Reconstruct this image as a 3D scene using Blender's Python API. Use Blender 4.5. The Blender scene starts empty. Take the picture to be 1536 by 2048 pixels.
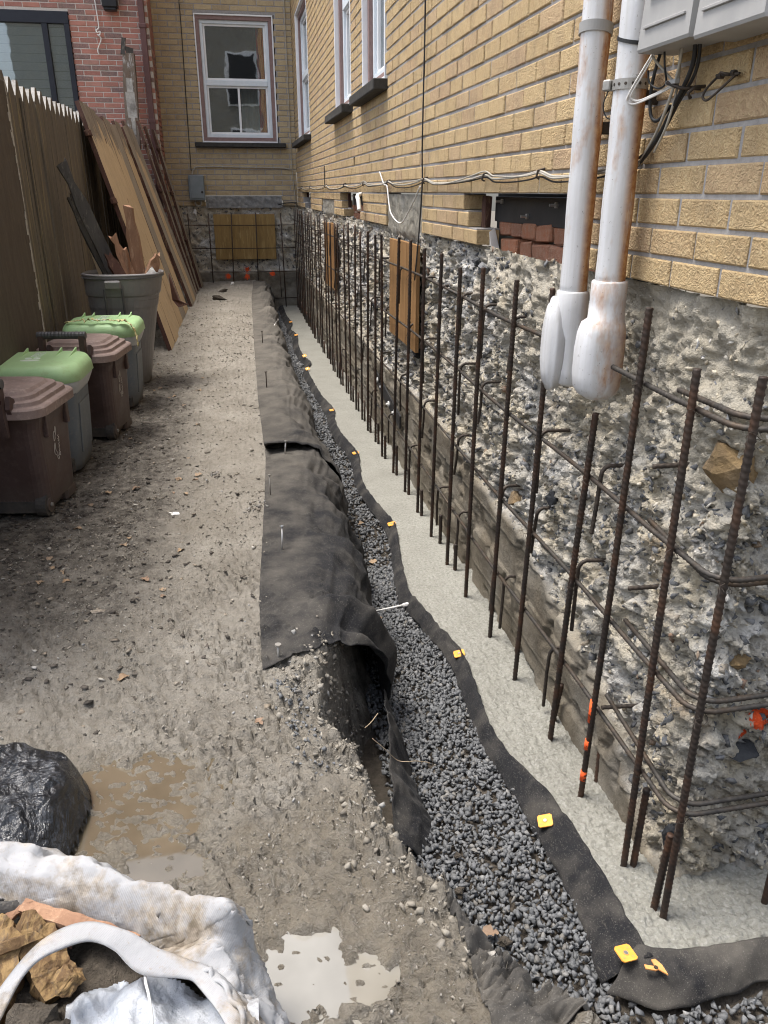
import bpy, bmesh, math, random
import numpy as np
from mathutils import Vector, Matrix, Euler

# ------------------------------------------------------------------ camera, sky, sun, exposure
scene = bpy.context.scene
COL = scene.collection
R = math.radians
cam_d = bpy.data.cameras.new('camera')
cam = bpy.data.objects.new('camera', cam_d)
COL.objects.link(cam)
cam.location = (0.0, 0.0, 1.30)
cam.rotation_euler = (R(90 - 22.21), 0.0, R(-10.23))
cam_d.sensor_fit = 'VERTICAL'
cam_d.sensor_height = 36.0
cam_d.lens = 27.6
cam_d.clip_start = 0.02
cam_d.clip_end = 400.0
scene.camera = cam

SUN_EL, SUN_AZ = 71.0, -70.0          # azimuth measured from +Y towards +X
world = bpy.data.worlds.new('World')
scene.world = world
world.use_nodes = True
wn = world.node_tree
wn.nodes.clear()
w_out = wn.nodes.new('ShaderNodeOutputWorld')
w_bg = wn.nodes.new('ShaderNodeBackground')
w_sky = wn.nodes.new('ShaderNodeTexSky')
w_sky.sky_type = 'NISHITA'
w_sky.sun_disc = False
w_sky.sun_elevation = R(SUN_EL)
w_sky.sun_rotation = R(SUN_AZ)
w_sky.air_density = 1.0
w_sky.dust_density = 3.0
w_hsv = wn.nodes.new('ShaderNodeHueSaturation')
w_hsv.inputs['Saturation'].default_value = 0.5
w_bg.inputs['Strength'].default_value = 0.15
wn.links.new(w_sky.outputs['Color'], w_hsv.inputs['Color'])
wn.links.new(w_hsv.outputs['Color'], w_bg.inputs['Color'])
wn.links.new(w_bg.outputs['Background'], w_out.inputs['Surface'])

sun_d = bpy.data.lights.new('sun', 'SUN')
sun_d.energy = 1.5
sun_d.angle = R(20)
sun_d.color = (1.0, 0.95, 0.88)
sun = bpy.data.objects.new('sun', sun_d)
COL.objects.link(sun)
_d = Vector((math.sin(R(SUN_AZ)) * math.cos(R(SUN_EL)), math.cos(R(SUN_AZ)) * math.cos(R(SUN_EL)), math.sin(R(SUN_EL))))
sun.rotation_euler = _d.to_track_quat('Z', 'Y').to_euler()
sun.location = (0, 0, 20)

scene.view_settings.view_transform = 'Standard'
scene.view_settings.look = 'None'
scene.view_settings.gamma = 1.0
scene.view_settings.use_curve_mapping = False
scene.view_settings.exposure = 1.42
scene.render.engine = 'CYCLES'
scene.cycles.use_denoising = True
scene.cycles.denoising_input_passes = 'RGB_ALBEDO_NORMAL'
scene.cycles.filter_width = 1.1
scene.cycles.max_bounces = 8
scene.cycles.diffuse_bounces = 4
scene.cycles.glossy_bounces = 4

random.seed(7)
RNG = np.random.default_rng(7)

# ------------------------------------------------------------------ numpy noise
_P = np.random.default_rng(3).permutation(256)
_P = np.concatenate([_P, _P, _P])
_G = np.random.default_rng(4).normal(size=(256, 3))
_G /= np.linalg.norm(_G, axis=1)[:, None]


def pn(x, y, z):
    x, y, z = np.broadcast_arrays(np.asarray(x, float), np.asarray(y, float), np.asarray(z, float))
    xi, yi, zi = np.floor(x).astype(int), np.floor(y).astype(int), np.floor(z).astype(int)
    fx, fy, fz = x - xi, y - yi, z - zi
    u, v, w = [t * t * t * (t * (t * 6 - 15) + 10) for t in (fx, fy, fz)]
    out = 0
    for dx in (0, 1):
        for dy in (0, 1):
            for dz in (0, 1):
                h = _P[_P[_P[(xi + dx) & 255] + ((yi + dy) & 255)] + ((zi + dz) & 255)]
                g = _G[h]
                d = g[..., 0] * (fx - dx) + g[..., 1] * (fy - dy) + g[..., 2] * (fz - dz)
                out = out + d * np.where(dx, u, 1 - u) * np.where(dy, v, 1 - v) * np.where(dz, w, 1 - w)
    return out * 1.5


def fbm(x, y, z, o=4, gain=0.5):
    a, s, out = 1.0, 1.0, 0.0
    for k in range(o):
        out = out + a * pn(x * s + 17.3 * k, y * s + 5.1 * k, z * s + 9.7 * k)
        a *= gain
        s *= 2.03
    return out


def ridge(x, y, z, o=3, gain=0.5):
    a, s, out = 1.0, 1.0, 0.0
    for k in range(o):
        out = out + a * (1 - 2 * np.abs(pn(x * s + 31.7 * k, y * s + 3.3 * k, z * s)))
        a *= gain
        s *= 2.1
    return out


def worley(x, y, z=None):
    """F1, F2 of a 2-D cell pattern, and a random value per cell"""
    xi, yi = np.floor(x).astype(int), np.floor(y).astype(int)
    f1 = np.full(x.shape, 9.0)
    f2 = np.full(x.shape, 9.0)
    rv = np.zeros(x.shape)
    for dx in (-1, 0, 1):
        for dy in (-1, 0, 1):
            h = _P[_P[(xi + dx) & 255] + ((yi + dy) & 255)]
            px = xi + dx + 0.5 + 0.45 * _G[h, 0]
            py = yi + dy + 0.5 + 0.45 * _G[h, 1]
            d = np.hypot(px - x, py - y)
            n = d < f1
            f2 = np.where(n, f1, np.minimum(f2, d))
            rv = np.where(n, h / 255.0, rv)
            f1 = np.where(n, d, f1)
    return f1, f2, rv


def sstep(a, b, x):
    t = np.clip((x - a) / (b - a), 0, 1)
    return t * t * (3 - 2 * t)


# ------------------------------------------------------------------ mesh helpers
class MB:
    def __init__(s):
        s.v, s.f, s.mi = [], [], []

    def add(s, V, F, mi=0):
        b = len(s.v)
        s.v.extend([tuple(map(float, p)) for p in V])
        s.f.extend([tuple(int(i) + b for i in f) for f in F])
        s.mi.extend([mi] * len(F))
        return s

    def box(s, c, size, rot=None, bev=0.0, mi=0, jit=0.0):
        hx, hy, hz = [t / 2 for t in size]
        if bev <= 0:
            V = [(x, y, z) for x in (-hx, hx) for y in (-hy, hy) for z in (-hz, hz)]
            F = [(0, 1, 3, 2), (4, 6, 7, 5), (0, 4, 5, 1), (2, 3, 7, 6), (0, 2, 6, 4), (1, 5, 7, 3)]
        else:
            bm = bmesh.new()
            bmesh.ops.create_cube(bm, size=1.0)
            for v in bm.verts:
                v.co = Vector((v.co.x * 2 * hx, v.co.y * 2 * hy, v.co.z * 2 * hz))
            bmesh.ops.bevel(bm, geom=bm.edges[:], offset=bev, segments=1, affect='EDGES')
            bm.verts.ensure_lookup_table()
            V = [tuple(v.co) for v in bm.verts]
            F = [tuple(v.index for v in f.verts) for f in bm.faces]
            bm.free()
        if jit:
            V = [tuple(a + random.uniform(-jit, jit) for a in p) for p in V]
        M = rot.to_matrix() if isinstance(rot, Euler) else rot
        c = Vector(c)
        V = [tuple((M @ Vector(p) if M else Vector(p)) + c) for p in V]
        return s.add(V, F, mi)

    def tube(s, pts, r, n=8, cap=True, mi=0, rf=None, step=None):
        P = np.array([tuple(p) for p in pts], float)
        if step:
            L = np.concatenate([[0], np.cumsum(np.linalg.norm(np.diff(P, axis=0), axis=1))])
            m = max(2, int(L[-1] / step) + 1)
            t = np.linspace(0, L[-1], m)
            P = np.stack([np.interp(t, L, P[:, k]) for k in range(3)], 1)
        m = len(P)
        T = np.gradient(P, axis=0)
        T /= np.linalg.norm(T, axis=1)[:, None] + 1e-12
        u = np.cross(T[0], (0, 0, 1.0))
        if np.linalg.norm(u) < 0.1:
            u = np.cross(T[0], (1.0, 0, 0))
        L = np.concatenate([[0], np.cumsum(np.linalg.norm(np.diff(P, axis=0), axis=1))])
        a = np.arange(n) * 2 * math.pi / n
        V = []
        for i in range(m):
            u = u - T[i] * u.dot(T[i])
            u /= np.linalg.norm(u)
            w = np.cross(T[i], u)
            rr = (r[i] if hasattr(r, '__len__') else r) * (rf(L[i], a) if rf else np.ones(n))
            V.append(P[i] + rr[:, None] * (np.cos(a)[:, None] * u + np.sin(a)[:, None] * w))
        V = np.concatenate(V)
        F = []
        for i in range(m - 1):
            for j in range(n):
                k = (j + 1) % n
                F.append((i * n + j, i * n + k, (i + 1) * n + k, (i + 1) * n + j))
        if cap:
            F.append(tuple(range(n - 1, -1, -1)))
            F.append(tuple((m - 1) * n + j for j in range(n)))
        return s.add(V, F, mi)

    def loft(s, rings, cap0=True, cap1=True, mi=0):
        n = len(rings[0])
        V = [p for r in rings for p in r]
        F = []
        for i in range(len(rings) - 1):
            for j in range(n):
                k = (j + 1) % n
                F.append((i * n + j, i * n + k, (i + 1) * n + k, (i + 1) * n + j))
        if cap0:
            F.append(tuple(range(n - 1, -1, -1)))
        if cap1:
            F.append(tuple((len(rings) - 1) * n + j for j in range(n)))
        return s.add(V, F, mi)

    def prism(s, poly, d, mi=0):
        """poly: 3-D points of a flat outline, d: extrusion vector"""
        n = len(poly)
        d = Vector(d)
        V = [tuple(p) for p in poly] + [tuple(Vector(p) + d) for p in poly]
        F = [tuple(range(n - 1, -1, -1)), tuple(range(n, 2 * n))]
        for j in range(n):
            k = (j + 1) % n
            F.append((j, k, n + k, n + j))
        return s.add(V, F, mi)

    def mesh(s, name, smooth=False):
        me = bpy.data.meshes.new(name)
        me.from_pydata(s.v, [], s.f)
        if any(s.mi):
            me.polygons.foreach_set('material_index', s.mi)
        if smooth:
            me.polygons.foreach_set('use_smooth', [True] * len(s.f))
        bm = bmesh.new()
        bm.from_mesh(me)
        bmesh.ops.recalc_face_normals(bm, faces=bm.faces[:])
        bm.to_mesh(me)
        bm.free()
        me.update()
        return me


def np_mesh(name, V, F, smooth=False):
    """V (n,3), F (m,k) numpy arrays"""
    me = bpy.data.meshes.new(name)
    V = np.ascontiguousarray(V, dtype=np.float32)
    F = np.ascontiguousarray(F, dtype=np.int32)
    k = F.shape[1]
    me.vertices.add(len(V))
    me.vertices.foreach_set('co', V.ravel())
    me.loops.add(F.size)
    me.loops.foreach_set('vertex_index', F.ravel())
    me.polygons.add(len(F))
    me.polygons.foreach_set('loop_start', np.arange(0, F.size, k, dtype=np.int32))
    me.polygons.foreach_set('loop_total', np.full(len(F), k, dtype=np.int32))
    if smooth:
        me.polygons.foreach_set('use_smooth', np.ones(len(F), dtype=bool))
    me.update(calc_edges=True)
    me.validate()
    return me


def grid_faces(nu, nv):
    i = np.arange(nu - 1)[:, None] * nv + np.arange(nv - 1)[None, :]
    return np.stack([i, i + nv, i + nv + 1, i + 1], -1).reshape(-1, 4)


def grid_mesh(name, P, smooth=True, flip=False, keep=None):
    nu, nv = P.shape[:2]
    F = grid_faces(nu, nv)
    if keep is not None:
        k = keep[:-1, :-1] & keep[1:, :-1] & keep[:-1, 1:] & keep[1:, 1:]
        F = F[k.ravel()]
    if flip:
        F = F[:, ::-1]
    return np_mesh(name, P.reshape(-1, 3), F, smooth)


def vattr(me, name, vals):
    a = me.attributes.new(name, 'FLOAT', 'POINT')
    a.data.foreach_set('value', np.ascontiguousarray(vals, dtype=np.float32).ravel())


def hull_template(seed, n=10, flat=(1, 1, 1)):
    r = np.random.default_rng(seed)
    p = r.normal(size=(n, 3))
    p /= np.linalg.norm(p, axis=1)[:, None]
    p *= r.uniform(0.75, 1.1, size=(n, 1))
    p *= np.array(flat)
    bm = bmesh.new()
    for q in p:
        bm.verts.new(q)
    res = bmesh.ops.convex_hull(bm, input=bm.verts[:])
    bmesh.ops.delete(bm, geom=list({e for e in res['geom_interior'] + res['geom_unused'] if isinstance(e, bmesh.types.BMVert)}), context='VERTS')
    bmesh.ops.triangulate(bm, faces=bm.faces[:])
    bmesh.ops.recalc_face_normals(bm, faces=bm.faces[:])
    bm.verts.ensure_lookup_table()
    bm.verts.index_update()
    V = np.array([v.co for v in bm.verts])
    F = np.array([[v.index for v in f.verts] for f in bm.faces])
    bm.free()
    return V, F


def rock(seed, size, c, n=18, cuts=3, amp=.16):
    V, F = hull_template(seed, n)
    bm = bmesh.new()
    vs = [bm.verts.new(v) for v in V]
    for f in F:
        bm.faces.new([vs[i] for i in f])
    bmesh.ops.subdivide_edges(bm, edges=bm.edges[:], cuts=cuts, use_grid_fill=True)
    bm.verts.index_update()
    W = np.array([v.co for v in bm.verts])
    k = 1 + amp * fbm(W[:, 0] * 1.9, W[:, 1] * 1.9, W[:, 2] * 1.9 + seed, 4, .6) + .4 * amp * ridge(W[:, 0] * 4, W[:, 1] * 4, W[:, 2] * 4 + seed, 2)
    W = W * k[:, None] * np.array(size) + np.array(c)
    Fs = [tuple(v.index for v in f.verts) for f in bm.faces]
    bm.free()
    return MB().add(W, Fs)


def rand_rot(n, rng=RNG):
    q = rng.normal(size=(n, 4))
    q /= np.linalg.norm(q, axis=1)[:, None]
    w, x, y, z = q.T
    return np.stack([np.stack([1 - 2 * (y * y + z * z), 2 * (x * y - z * w), 2 * (x * z + y * w)], -1),
                     np.stack([2 * (x * y + z * w), 1 - 2 * (x * x + z * z), 2 * (y * z - x * w)], -1),
                     np.stack([2 * (x * z - y * w), 2 * (y * z + x * w), 1 - 2 * (x * x + y * y)], -1)], -2)


def z_rot(a):
    c, s_, o, i = np.cos(a), np.sin(a), np.zeros_like(a), np.ones_like(a)
    return np.stack([np.stack([c, -s_, o], -1), np.stack([s_, c, o], -1), np.stack([o, o, i], -1)], -2)


def scatter_mesh(name, templates, pos, scale, rots, smooth=False):
    pos, scale = np.asarray(pos, float), np.asarray(scale, float)
    if scale.ndim == 1:
        scale = scale[:, None] * np.ones((1, 3))
    which = RNG.integers(0, len(templates), len(pos))
    Vs, Fs, b = [], [], 0
    for t, (V, F) in enumerate(templates):
        ix = np.where(which == t)[0]
        if not len(ix):
            continue
        W = np.einsum('nij,nvj->nvi', rots[ix], V[None] * scale[ix][:, None, :]) + pos[ix][:, None, :]
        Vs.append(W.reshape(-1, 3))
        Fs.append((F[None] + (b + np.arange(len(ix)) * len(V))[:, None, None]).reshape(-1, 3))
        b += len(ix) * len(V)
    return np_mesh(name, np.concatenate(Vs), np.concatenate(Fs), smooth)


# ------------------------------------------------------------------ object helpers
def wloc(o):
    v = Vector((0, 0, 0))
    while o is not None:
        v += o.location
        o = o.parent
    return v


def obj(name, m, mats, parent=None, loc=None, rot=None, smooth=False, kind=None, local=False):
    """One mesh object. Vertices are world coordinates unless local (then in the parent's frame)."""
    me = m.mesh(name, smooth) if isinstance(m, MB) else m
    if not isinstance(mats, (list, tuple)):
        mats = [mats]
    if not me.materials:
        for x in mats:
            me.materials.append(x)
    o = bpy.data.objects.new(name, me)
    COL.objects.link(o)
    if parent is not None:
        o.parent = parent
        base = Vector((0, 0, 0)) if local else -wloc(parent)
    else:
        base = Vector((0, 0, 0))
    o.location = base + Vector(loc or (0, 0, 0))
    if rot:
        o.rotation_euler = rot
    if kind:
        o['kind'] = kind
    return o


def tag(o, label, cat, group=None):
    o['label'] = label
    o['category'] = cat
    if group:
        o['group'] = group
    return o


def thing(name, label, cat, loc=(0, 0, 0), group=None, rot=None):
    o = bpy.data.objects.new(name, None)
    o.empty_display_size = 0.1
    COL.objects.link(o)
    o.location = loc
    if rot:
        o.rotation_euler = rot
    return tag(o, label, cat, group)


def dup(root, loc, label, rotz=None):
    r = root.copy()
    COL.objects.link(r)
    r.location = loc
    r['label'] = label
    if rotz is not None:
        r.rotation_euler = (0, 0, rotz)
    for ch in list(root.children):
        c = ch.copy()
        COL.objects.link(c)
        c.parent = r
        for g in ch.children:
            d = g.copy()
            COL.objects.link(d)
            d.parent = c
    return r


def spline(pts, n):
    """Catmull-Rom through the points"""
    P = np.array([tuple(p) for p in pts], float)
    P = np.concatenate([2 * P[:1] - P[1:2], P, 2 * P[-1:] - P[-2:-1]])
    m = len(P) - 3
    t = np.linspace(0, m - 1e-6, n)
    i = t.astype(int)
    f = (t - i)[:, None]
    a, b, c, d = P[i], P[i + 1], P[i + 2], P[i + 3]
    return 0.5 * (2 * b + (c - a) * f + (2 * a - 5 * b + 4 * c - d) * f ** 2 + (3 * b - a - 3 * c + d) * f ** 3)


def rrect(hx, hy, r, z, n=5, cx=0.0, cy=0.0):
    pts = []
    for sx, sy, a0 in ((1, 1, 0), (-1, 1, 90), (-1, -1, 180), (1, -1, 270)):
        for k in range(n):
            a = R(a0 + 90 * k / (n - 1))
            pts.append((cx + sx * (hx - r) + r * math.cos(a), cy + sy * (hy - r) + r * math.sin(a), z))
    return pts

# ------------------------------------------------------------------ materials
class NG:
    def __init__(s, name):
        s.mat = bpy.data.materials.new(name)
        s.mat.use_nodes = True
        s.t = s.mat.node_tree
        s.t.nodes.clear()
        s.out = s.t.nodes.new('ShaderNodeOutputMaterial')
        s.b = s.t.nodes.new('ShaderNodeBsdfPrincipled')
        s.t.links.new(s.b.outputs[0], s.out.inputs['Surface'])

    def new(s, ty, **kw):
        n = s.t.nodes.new(ty)
        for k, v in kw.items():
            setattr(n, k, v)
        return n

    def put(s, sock, v):
        if isinstance(v, bpy.types.NodeSocket):
            s.t.links.new(v, sock)
        elif v is not None:
            if isinstance(v, (tuple, list)) and len(v) == 3 and sock.type == 'RGBA':
                v = (*v, 1.0)
            sock.default_value = v

    def pos(s, obj_space=False):
        if obj_space:
            return s.new('ShaderNodeTexCoord').outputs['Object']
        return s.new('ShaderNodeNewGeometry').outputs['Position']

    def scale(s, v, sc):
        m = s.new('ShaderNodeVectorMath', operation='MULTIPLY')
        s.put(m.inputs[0], v)
        m.inputs[1].default_value = sc
        return m.outputs[0]

    def add(s, v, w):
        m = s.new('ShaderNodeVectorMath', operation='ADD')
        s.put(m.inputs[0], v)
        s.put(m.inputs[1], w)
        return m.outputs[0]

    def noise(s, v, sc, d=4.0, r=0.55, dist=0.0):
        n = s.new('ShaderNodeTexNoise')
        s.put(n.inputs['Vector'], v)
        n.inputs['Scale'].default_value = sc
        n.inputs['Detail'].default_value = d
        n.inputs['Roughness'].default_value = r
        n.inputs['Distortion'].default_value = dist
        return n.outputs['Fac']

    def voro(s, v, sc, feat='F1', out='Distance', rnd=1.0):
        n = s.new('ShaderNodeTexVoronoi', feature=feat)
        s.put(n.inputs['Vector'], v)
        n.inputs['Scale'].default_value = sc
        n.inputs['Randomness'].default_value = rnd
        return n.outputs[out]

    def ramp(s, f, stops, interp='LINEAR'):
        n = s.new('ShaderNodeValToRGB')
        n.color_ramp.interpolation = interp
        e = n.color_ramp.elements
        while len(e) > 1:
            e.remove(e[-1])
        for i, (p, c) in enumerate(stops):
            if not isinstance(c, (tuple, list)):
                c = (c, c, c)
            x = e[0] if i == 0 else e.new(p)
            x.position = p
            x.color = (*c, 1.0)
        s.put(n.inputs[0], f)
        return n.outputs[0]

    def mix(s, f, a, b, mode='MIX'):
        n = s.new('ShaderNodeMix', data_type='RGBA', blend_type=mode)
        s.put(n.inputs[0], f)
        s.put(n.inputs[6], a)
        s.put(n.inputs[7], b)
        return n.outputs[2]

    def math(s, op, a, b=None, clamp=False):
        n = s.new('ShaderNodeMath', operation=op, use_clamp=clamp)
        s.put(n.inputs[0], a)
        if b is not None:
            s.put(n.inputs[1], b)
        return n.outputs[0]

    def rng(s, f, a, b, c=0.0, d=1.0):
        n = s.new('ShaderNodeMapRange')
        s.put(n.inputs[0], f)
        for i, v in enumerate((a, b, c, d)):
            n.inputs[1 + i].default_value = v
        return n.outputs[0]

    def rand(s):
        a = s.new('ShaderNodeObjectInfo').outputs['Random']
        b = s.new('ShaderNodeNewGeometry').outputs['Random Per Island']
        x = s.math('ADD', a, b)
        return s.math('FRACT', s.math('MULTIPLY', x, 7.31))

    def island(s):
        return s.new('ShaderNodeNewGeometry').outputs['Random Per Island']

    def attr(s, name):
        return s.new('ShaderNodeAttribute', attribute_name=name).outputs['Fac']

    def xyz(s, v):
        n = s.new('ShaderNodeSeparateXYZ')
        s.put(n.inputs[0], v)
        return n.outputs

    def bump(s, h, st=0.5, dist=0.01, nrm=None):
        n = s.new('ShaderNodeBump')
        n.inputs['Strength'].default_value = st
        n.inputs['Distance'].default_value = dist
        s.put(n.inputs['Height'], h)
        if nrm is not None:
            s.put(n.inputs['Normal'], nrm)
        return n.outputs[0]

    def fin(s, col=None, rough=None, nrm=None, metal=None, spec=None, **kw):
        if col is not None:
            s.put(s.b.inputs['Base Color'], col)
        if rough is not None:
            s.put(s.b.inputs['Roughness'], rough)
        if nrm is not None:
            s.put(s.b.inputs['Normal'], nrm)
        if metal is not None:
            s.put(s.b.inputs['Metallic'], metal)
        if spec is not None:
            s.put(s.b.inputs['Specular IOR Level'], spec)
        for k, v in kw.items():
            s.put(s.b.inputs[k], v)
        return s.mat


M = {}


def m_brick(name, stops, spot, face_bump=1.0):
    g = NG(name)
    p = g.pos()
    base = g.ramp(g.rand(), stops)
    n1 = g.noise(p, 55, 4, 0.6)
    c = g.mix(g.rng(n1, 0.35, 0.75, 0, 0.55), base, spot)
    n2 = g.noise(p, 9, 3, 0.6)
    c = g.mix(g.rng(n2, 0.45, 0.8, 0, 0.4), c, (0.16, 0.12, 0.085))
    q = g.add(p, g.scale(g.new('ShaderNodeTexNoise').outputs['Color'], (0.0, 0.0, 0.0)))
    cr = g.voro(q, 46, 'DISTANCE_TO_EDGE')
    curls = g.noise(p, 70, 2, 0.5, 2.2)
    c = g.mix(g.rng(curls, 0.63, 0.70, 0, 0.75), c, spot)
    c = g.mix(g.rng(curls, 0.40, 0.33, 0, 0.32), c, (0.24, 0.155, 0.08))
    c = g.mix(g.rng(g.noise(p, 190, 3, 0.7), 0.62, 0.74, 0, 0.4), c, (0.18, 0.12, 0.07))
    h = g.math('ADD', g.math('MULTIPLY', g.rng(cr, 0.0, 0.18), 0.15), g.math('MULTIPLY', g.rng(curls, 0.34, 0.66), 0.9))
    h = g.math('ADD', h, g.math('MULTIPLY', g.noise(p, 190, 4, 0.7), 0.7))
    return g.fin(c, 0.92, g.bump(h, 0.62 * face_bump, 0.008), spec=0.25)


M['brick_y'] = m_brick('ochre_brick', [(0.0, (0.41, 0.288, 0.150)), (0.3, (0.50, 0.362, 0.195)), (0.6, (0.455, 0.322, 0.168)), (0.85, (0.41, 0.275, 0.168)), (1.0, (0.48, 0.342, 0.2))], (0.60, 0.47, 0.28))
M['brick_yb'] = m_brick('ochre_brick_dull', [(0.0, (0.37, 0.285, 0.175)), (0.4, (0.45, 0.355, 0.215)), (0.75, (0.40, 0.31, 0.18)), (1.0, (0.34, 0.265, 0.17))], (0.52, 0.43, 0.29), 0.5)
M['brick_r'] = m_brick('red_brick', [(0.0, (0.40, 0.165, 0.13)), (0.45, (0.46, 0.20, 0.155)), (0.6, (0.34, 0.145, 0.12)), (0.72, (0.20, 0.14, 0.135)), (0.85, (0.17, 0.125, 0.125)), (1.0, (0.50, 0.25, 0.20))], (0.48, 0.27, 0.22), 0.5)
M['brick_o'] = m_brick('old_orange_brick', [(0.0, (0.36, 0.15, 0.085)), (0.5, (0.30, 0.13, 0.08)), (1.0, (0.42, 0.16, 0.08))], (0.38, 0.27, 0.2))


def m_rough(name, a, b, sc=30.0, rough=0.9, bump=0.4, dist=0.006, c3=None, spec=0.3, **kw):
    g = NG(name)
    p = g.pos()
    n = g.noise(p, sc, 6, 0.65)
    c = g.mix(g.rng(n, 0.3, 0.7), a, b)
    if c3:
        c = g.mix(g.rng(g.noise(p, sc * 0.15, 3, 0.6), 0.45, 0.75, 0, 0.8), c, c3)
    h = g.math('ADD', n, g.math('MULTIPLY', g.noise(p, sc * 6, 3, 0.6), 0.5))
    return g.fin(c, rough, g.bump(h, bump, dist), spec=spec, **kw)


M['mortar'] = m_rough('grey_mortar', (0.25, 0.24, 0.232), (0.35, 0.337, 0.325), 60)
M['mortar_light'] = m_rough('light_mortar', (0.50, 0.46, 0.42), (0.62, 0.58, 0.53), 60)
M['conc_block'] = m_rough('rough_concrete_patch', (0.16, 0.15, 0.125), (0.34, 0.315, 0.26), 26, bump=0.9, dist=0.012, c3=(0.24, 0.24, 0.23))
M['conc_lintel'] = m_rough('scratched_concrete', (0.14, 0.14, 0.14), (0.30, 0.30, 0.29), 18, bump=0.9, dist=0.012)
M['dark_sill'] = m_rough('dark_stone_sill', (0.025, 0.024, 0.023), (0.06, 0.056, 0.05), 25, bump=0.3)
M['white_paint'] = m_rough('white_frame_paint', (0.72, 0.73, 0.74), (0.80, 0.80, 0.80), 8, rough=0.45, bump=0.03)
M['pale_frame'] = m_rough('pale_aluminium_frame', (0.60, 0.66, 0.70), (0.70, 0.74, 0.78), 8, rough=0.4, bump=0.03)
M['brown_trim'] = m_rough('faded_brown_trim', (0.20, 0.13, 0.12), (0.27, 0.18, 0.165), 20, rough=0.6, bump=0.1)
M['brown_metal'] = m_rough('brown_painted_metal', (0.105, 0.05, 0.047), (0.13, 0.065, 0.06), 12, rough=0.4, bump=0.03)
M['navy_frame'] = m_rough('dark_navy_frame', (0.015, 0.017, 0.026), (0.022, 0.025, 0.035), 12, rough=0.4, bump=0.03)
M['blind'] = m_rough('grey_blind_slat', (0.66, 0.69, 0.70), (0.76, 0.78, 0.78), 8, rough=0.6, bump=0.03)
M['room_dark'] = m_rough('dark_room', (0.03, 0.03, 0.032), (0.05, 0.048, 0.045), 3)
M['curtain_red'] = m_rough('red_curtain', (0.75, 0.04, 0.04), (0.8, 0.06, 0.05), 20, rough=0.9)
M['curtain_pale'] = m_rough('pale_curtain', (0.7, 0.66, 0.62), (0.8, 0.76, 0.7), 20, rough=0.9)
M['steel_black'] = m_rough('black_steel', (0.018, 0.018, 0.02), (0.035, 0.034, 0.034), 14, rough=0.5, bump=0.1, spec=0.4)
M['zinc'] = m_rough('zinc_plated_steel', (0.50, 0.50, 0.49), (0.62, 0.61, 0.60), 60, rough=0.38, bump=0.08, Metallic=0.85)
M['wire_steel'] = m_rough('tie_wire', (0.28, 0.27, 0.25), (0.4, 0.38, 0.35), 60, rough=0.5, bump=0.05, Metallic=0.6)
M['iron_dark'] = m_rough('dark_iron', (0.03, 0.027, 0.025), (0.09, 0.07, 0.055), 40, rough=0.6, bump=0.2, Metallic=0.4)
M['orange'] = m_rough('orange_plastic', (0.80, 0.33, 0.045), (0.86, 0.42, 0.09), 40, rough=0.45, bump=0.05)
M['orange_dirty'] = m_rough('dirty_orange_plastic', (0.62, 0.27, 0.10), (0.78, 0.37, 0.12), 60, rough=0.6, bump=0.05)
M['spray'] = m_rough('orange_marking_paint', (0.85, 0.10, 0.02), (0.92, 0.16, 0.04), 60, rough=0.7, bump=0.5)
M['cable_black'] = m_rough('black_cable', (0.014, 0.014, 0.015), (0.03, 0.03, 0.03), 30, rough=0.5, bump=0.05)
M['cable_grey'] = m_rough('grey_cable', (0.30, 0.28, 0.24), (0.42, 0.39, 0.33), 30, rough=0.6, bump=0.05)
M['cable_white'] = m_rough('white_cable', (0.62, 0.60, 0.56), (0.75, 0.73, 0.70), 30, rough=0.5, bump=0.05)
M['util_grey'] = m_rough('weathered_grey_plastic', (0.27, 0.27, 0.265), (0.35, 0.345, 0.335), 9, rough=0.5, bump=0.05, c3=(0.30, 0.29, 0.27))
M['elec_box'] = m_rough('blue_grey_box', (0.17, 0.20, 0.215), (0.215, 0.245, 0.26), 12, rough=0.5, bump=0.06)
M['lamp_black'] = m_rough('black_lamp', (0.012, 0.012, 0.014), (0.02, 0.02, 0.022), 12, rough=0.4, bump=0.05)
M['straw'] = m_rough('dry_rootlet', (0.36, 0.28, 0.19), (0.46, 0.36, 0.24), 60, rough=0.9)
M['paper'] = m_rough('white_scrap', (0.7, 0.69, 0.66), (0.82, 0.81, 0.78), 30, rough=0.8)
M['leaf'] = None


def m_leaf():
    g = NG('dead_leaf')
    c = g.ramp(g.rand(), [(0.0, (0.22, 0.14, 0.08)), (0.35, (0.33, 0.235, 0.145)), (0.7, (0.27, 0.20, 0.14)), (1.0, (0.20, 0.11, 0.065))])
    c = g.mix(g.rng(g.noise(g.pos(), 120, 3), 0.4, 0.7, 0, 0.5), c, (0.16, 0.10, 0.06))
    return g.fin(c, 0.75, g.bump(g.noise(g.pos(), 200, 2), 0.4, 0.003))


M['leaf'] = m_leaf()


def m_island(name, stops, sc=60, bump=0.4, rough=0.9, dust=None, spec=0.3):
    g = NG(name)
    c = g.ramp(g.island(), stops)
    n = g.noise(g.pos(), sc, 5, 0.65)
    c = g.mix(g.rng(n, 0.35, 0.7, 0, 0.5), c, dust or (0.3, 0.29, 0.27))
    return g.fin(c, rough, g.bump(g.noise(g.pos(), sc * 2, 4, 0.6), bump, 0.004), spec=spec)


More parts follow.
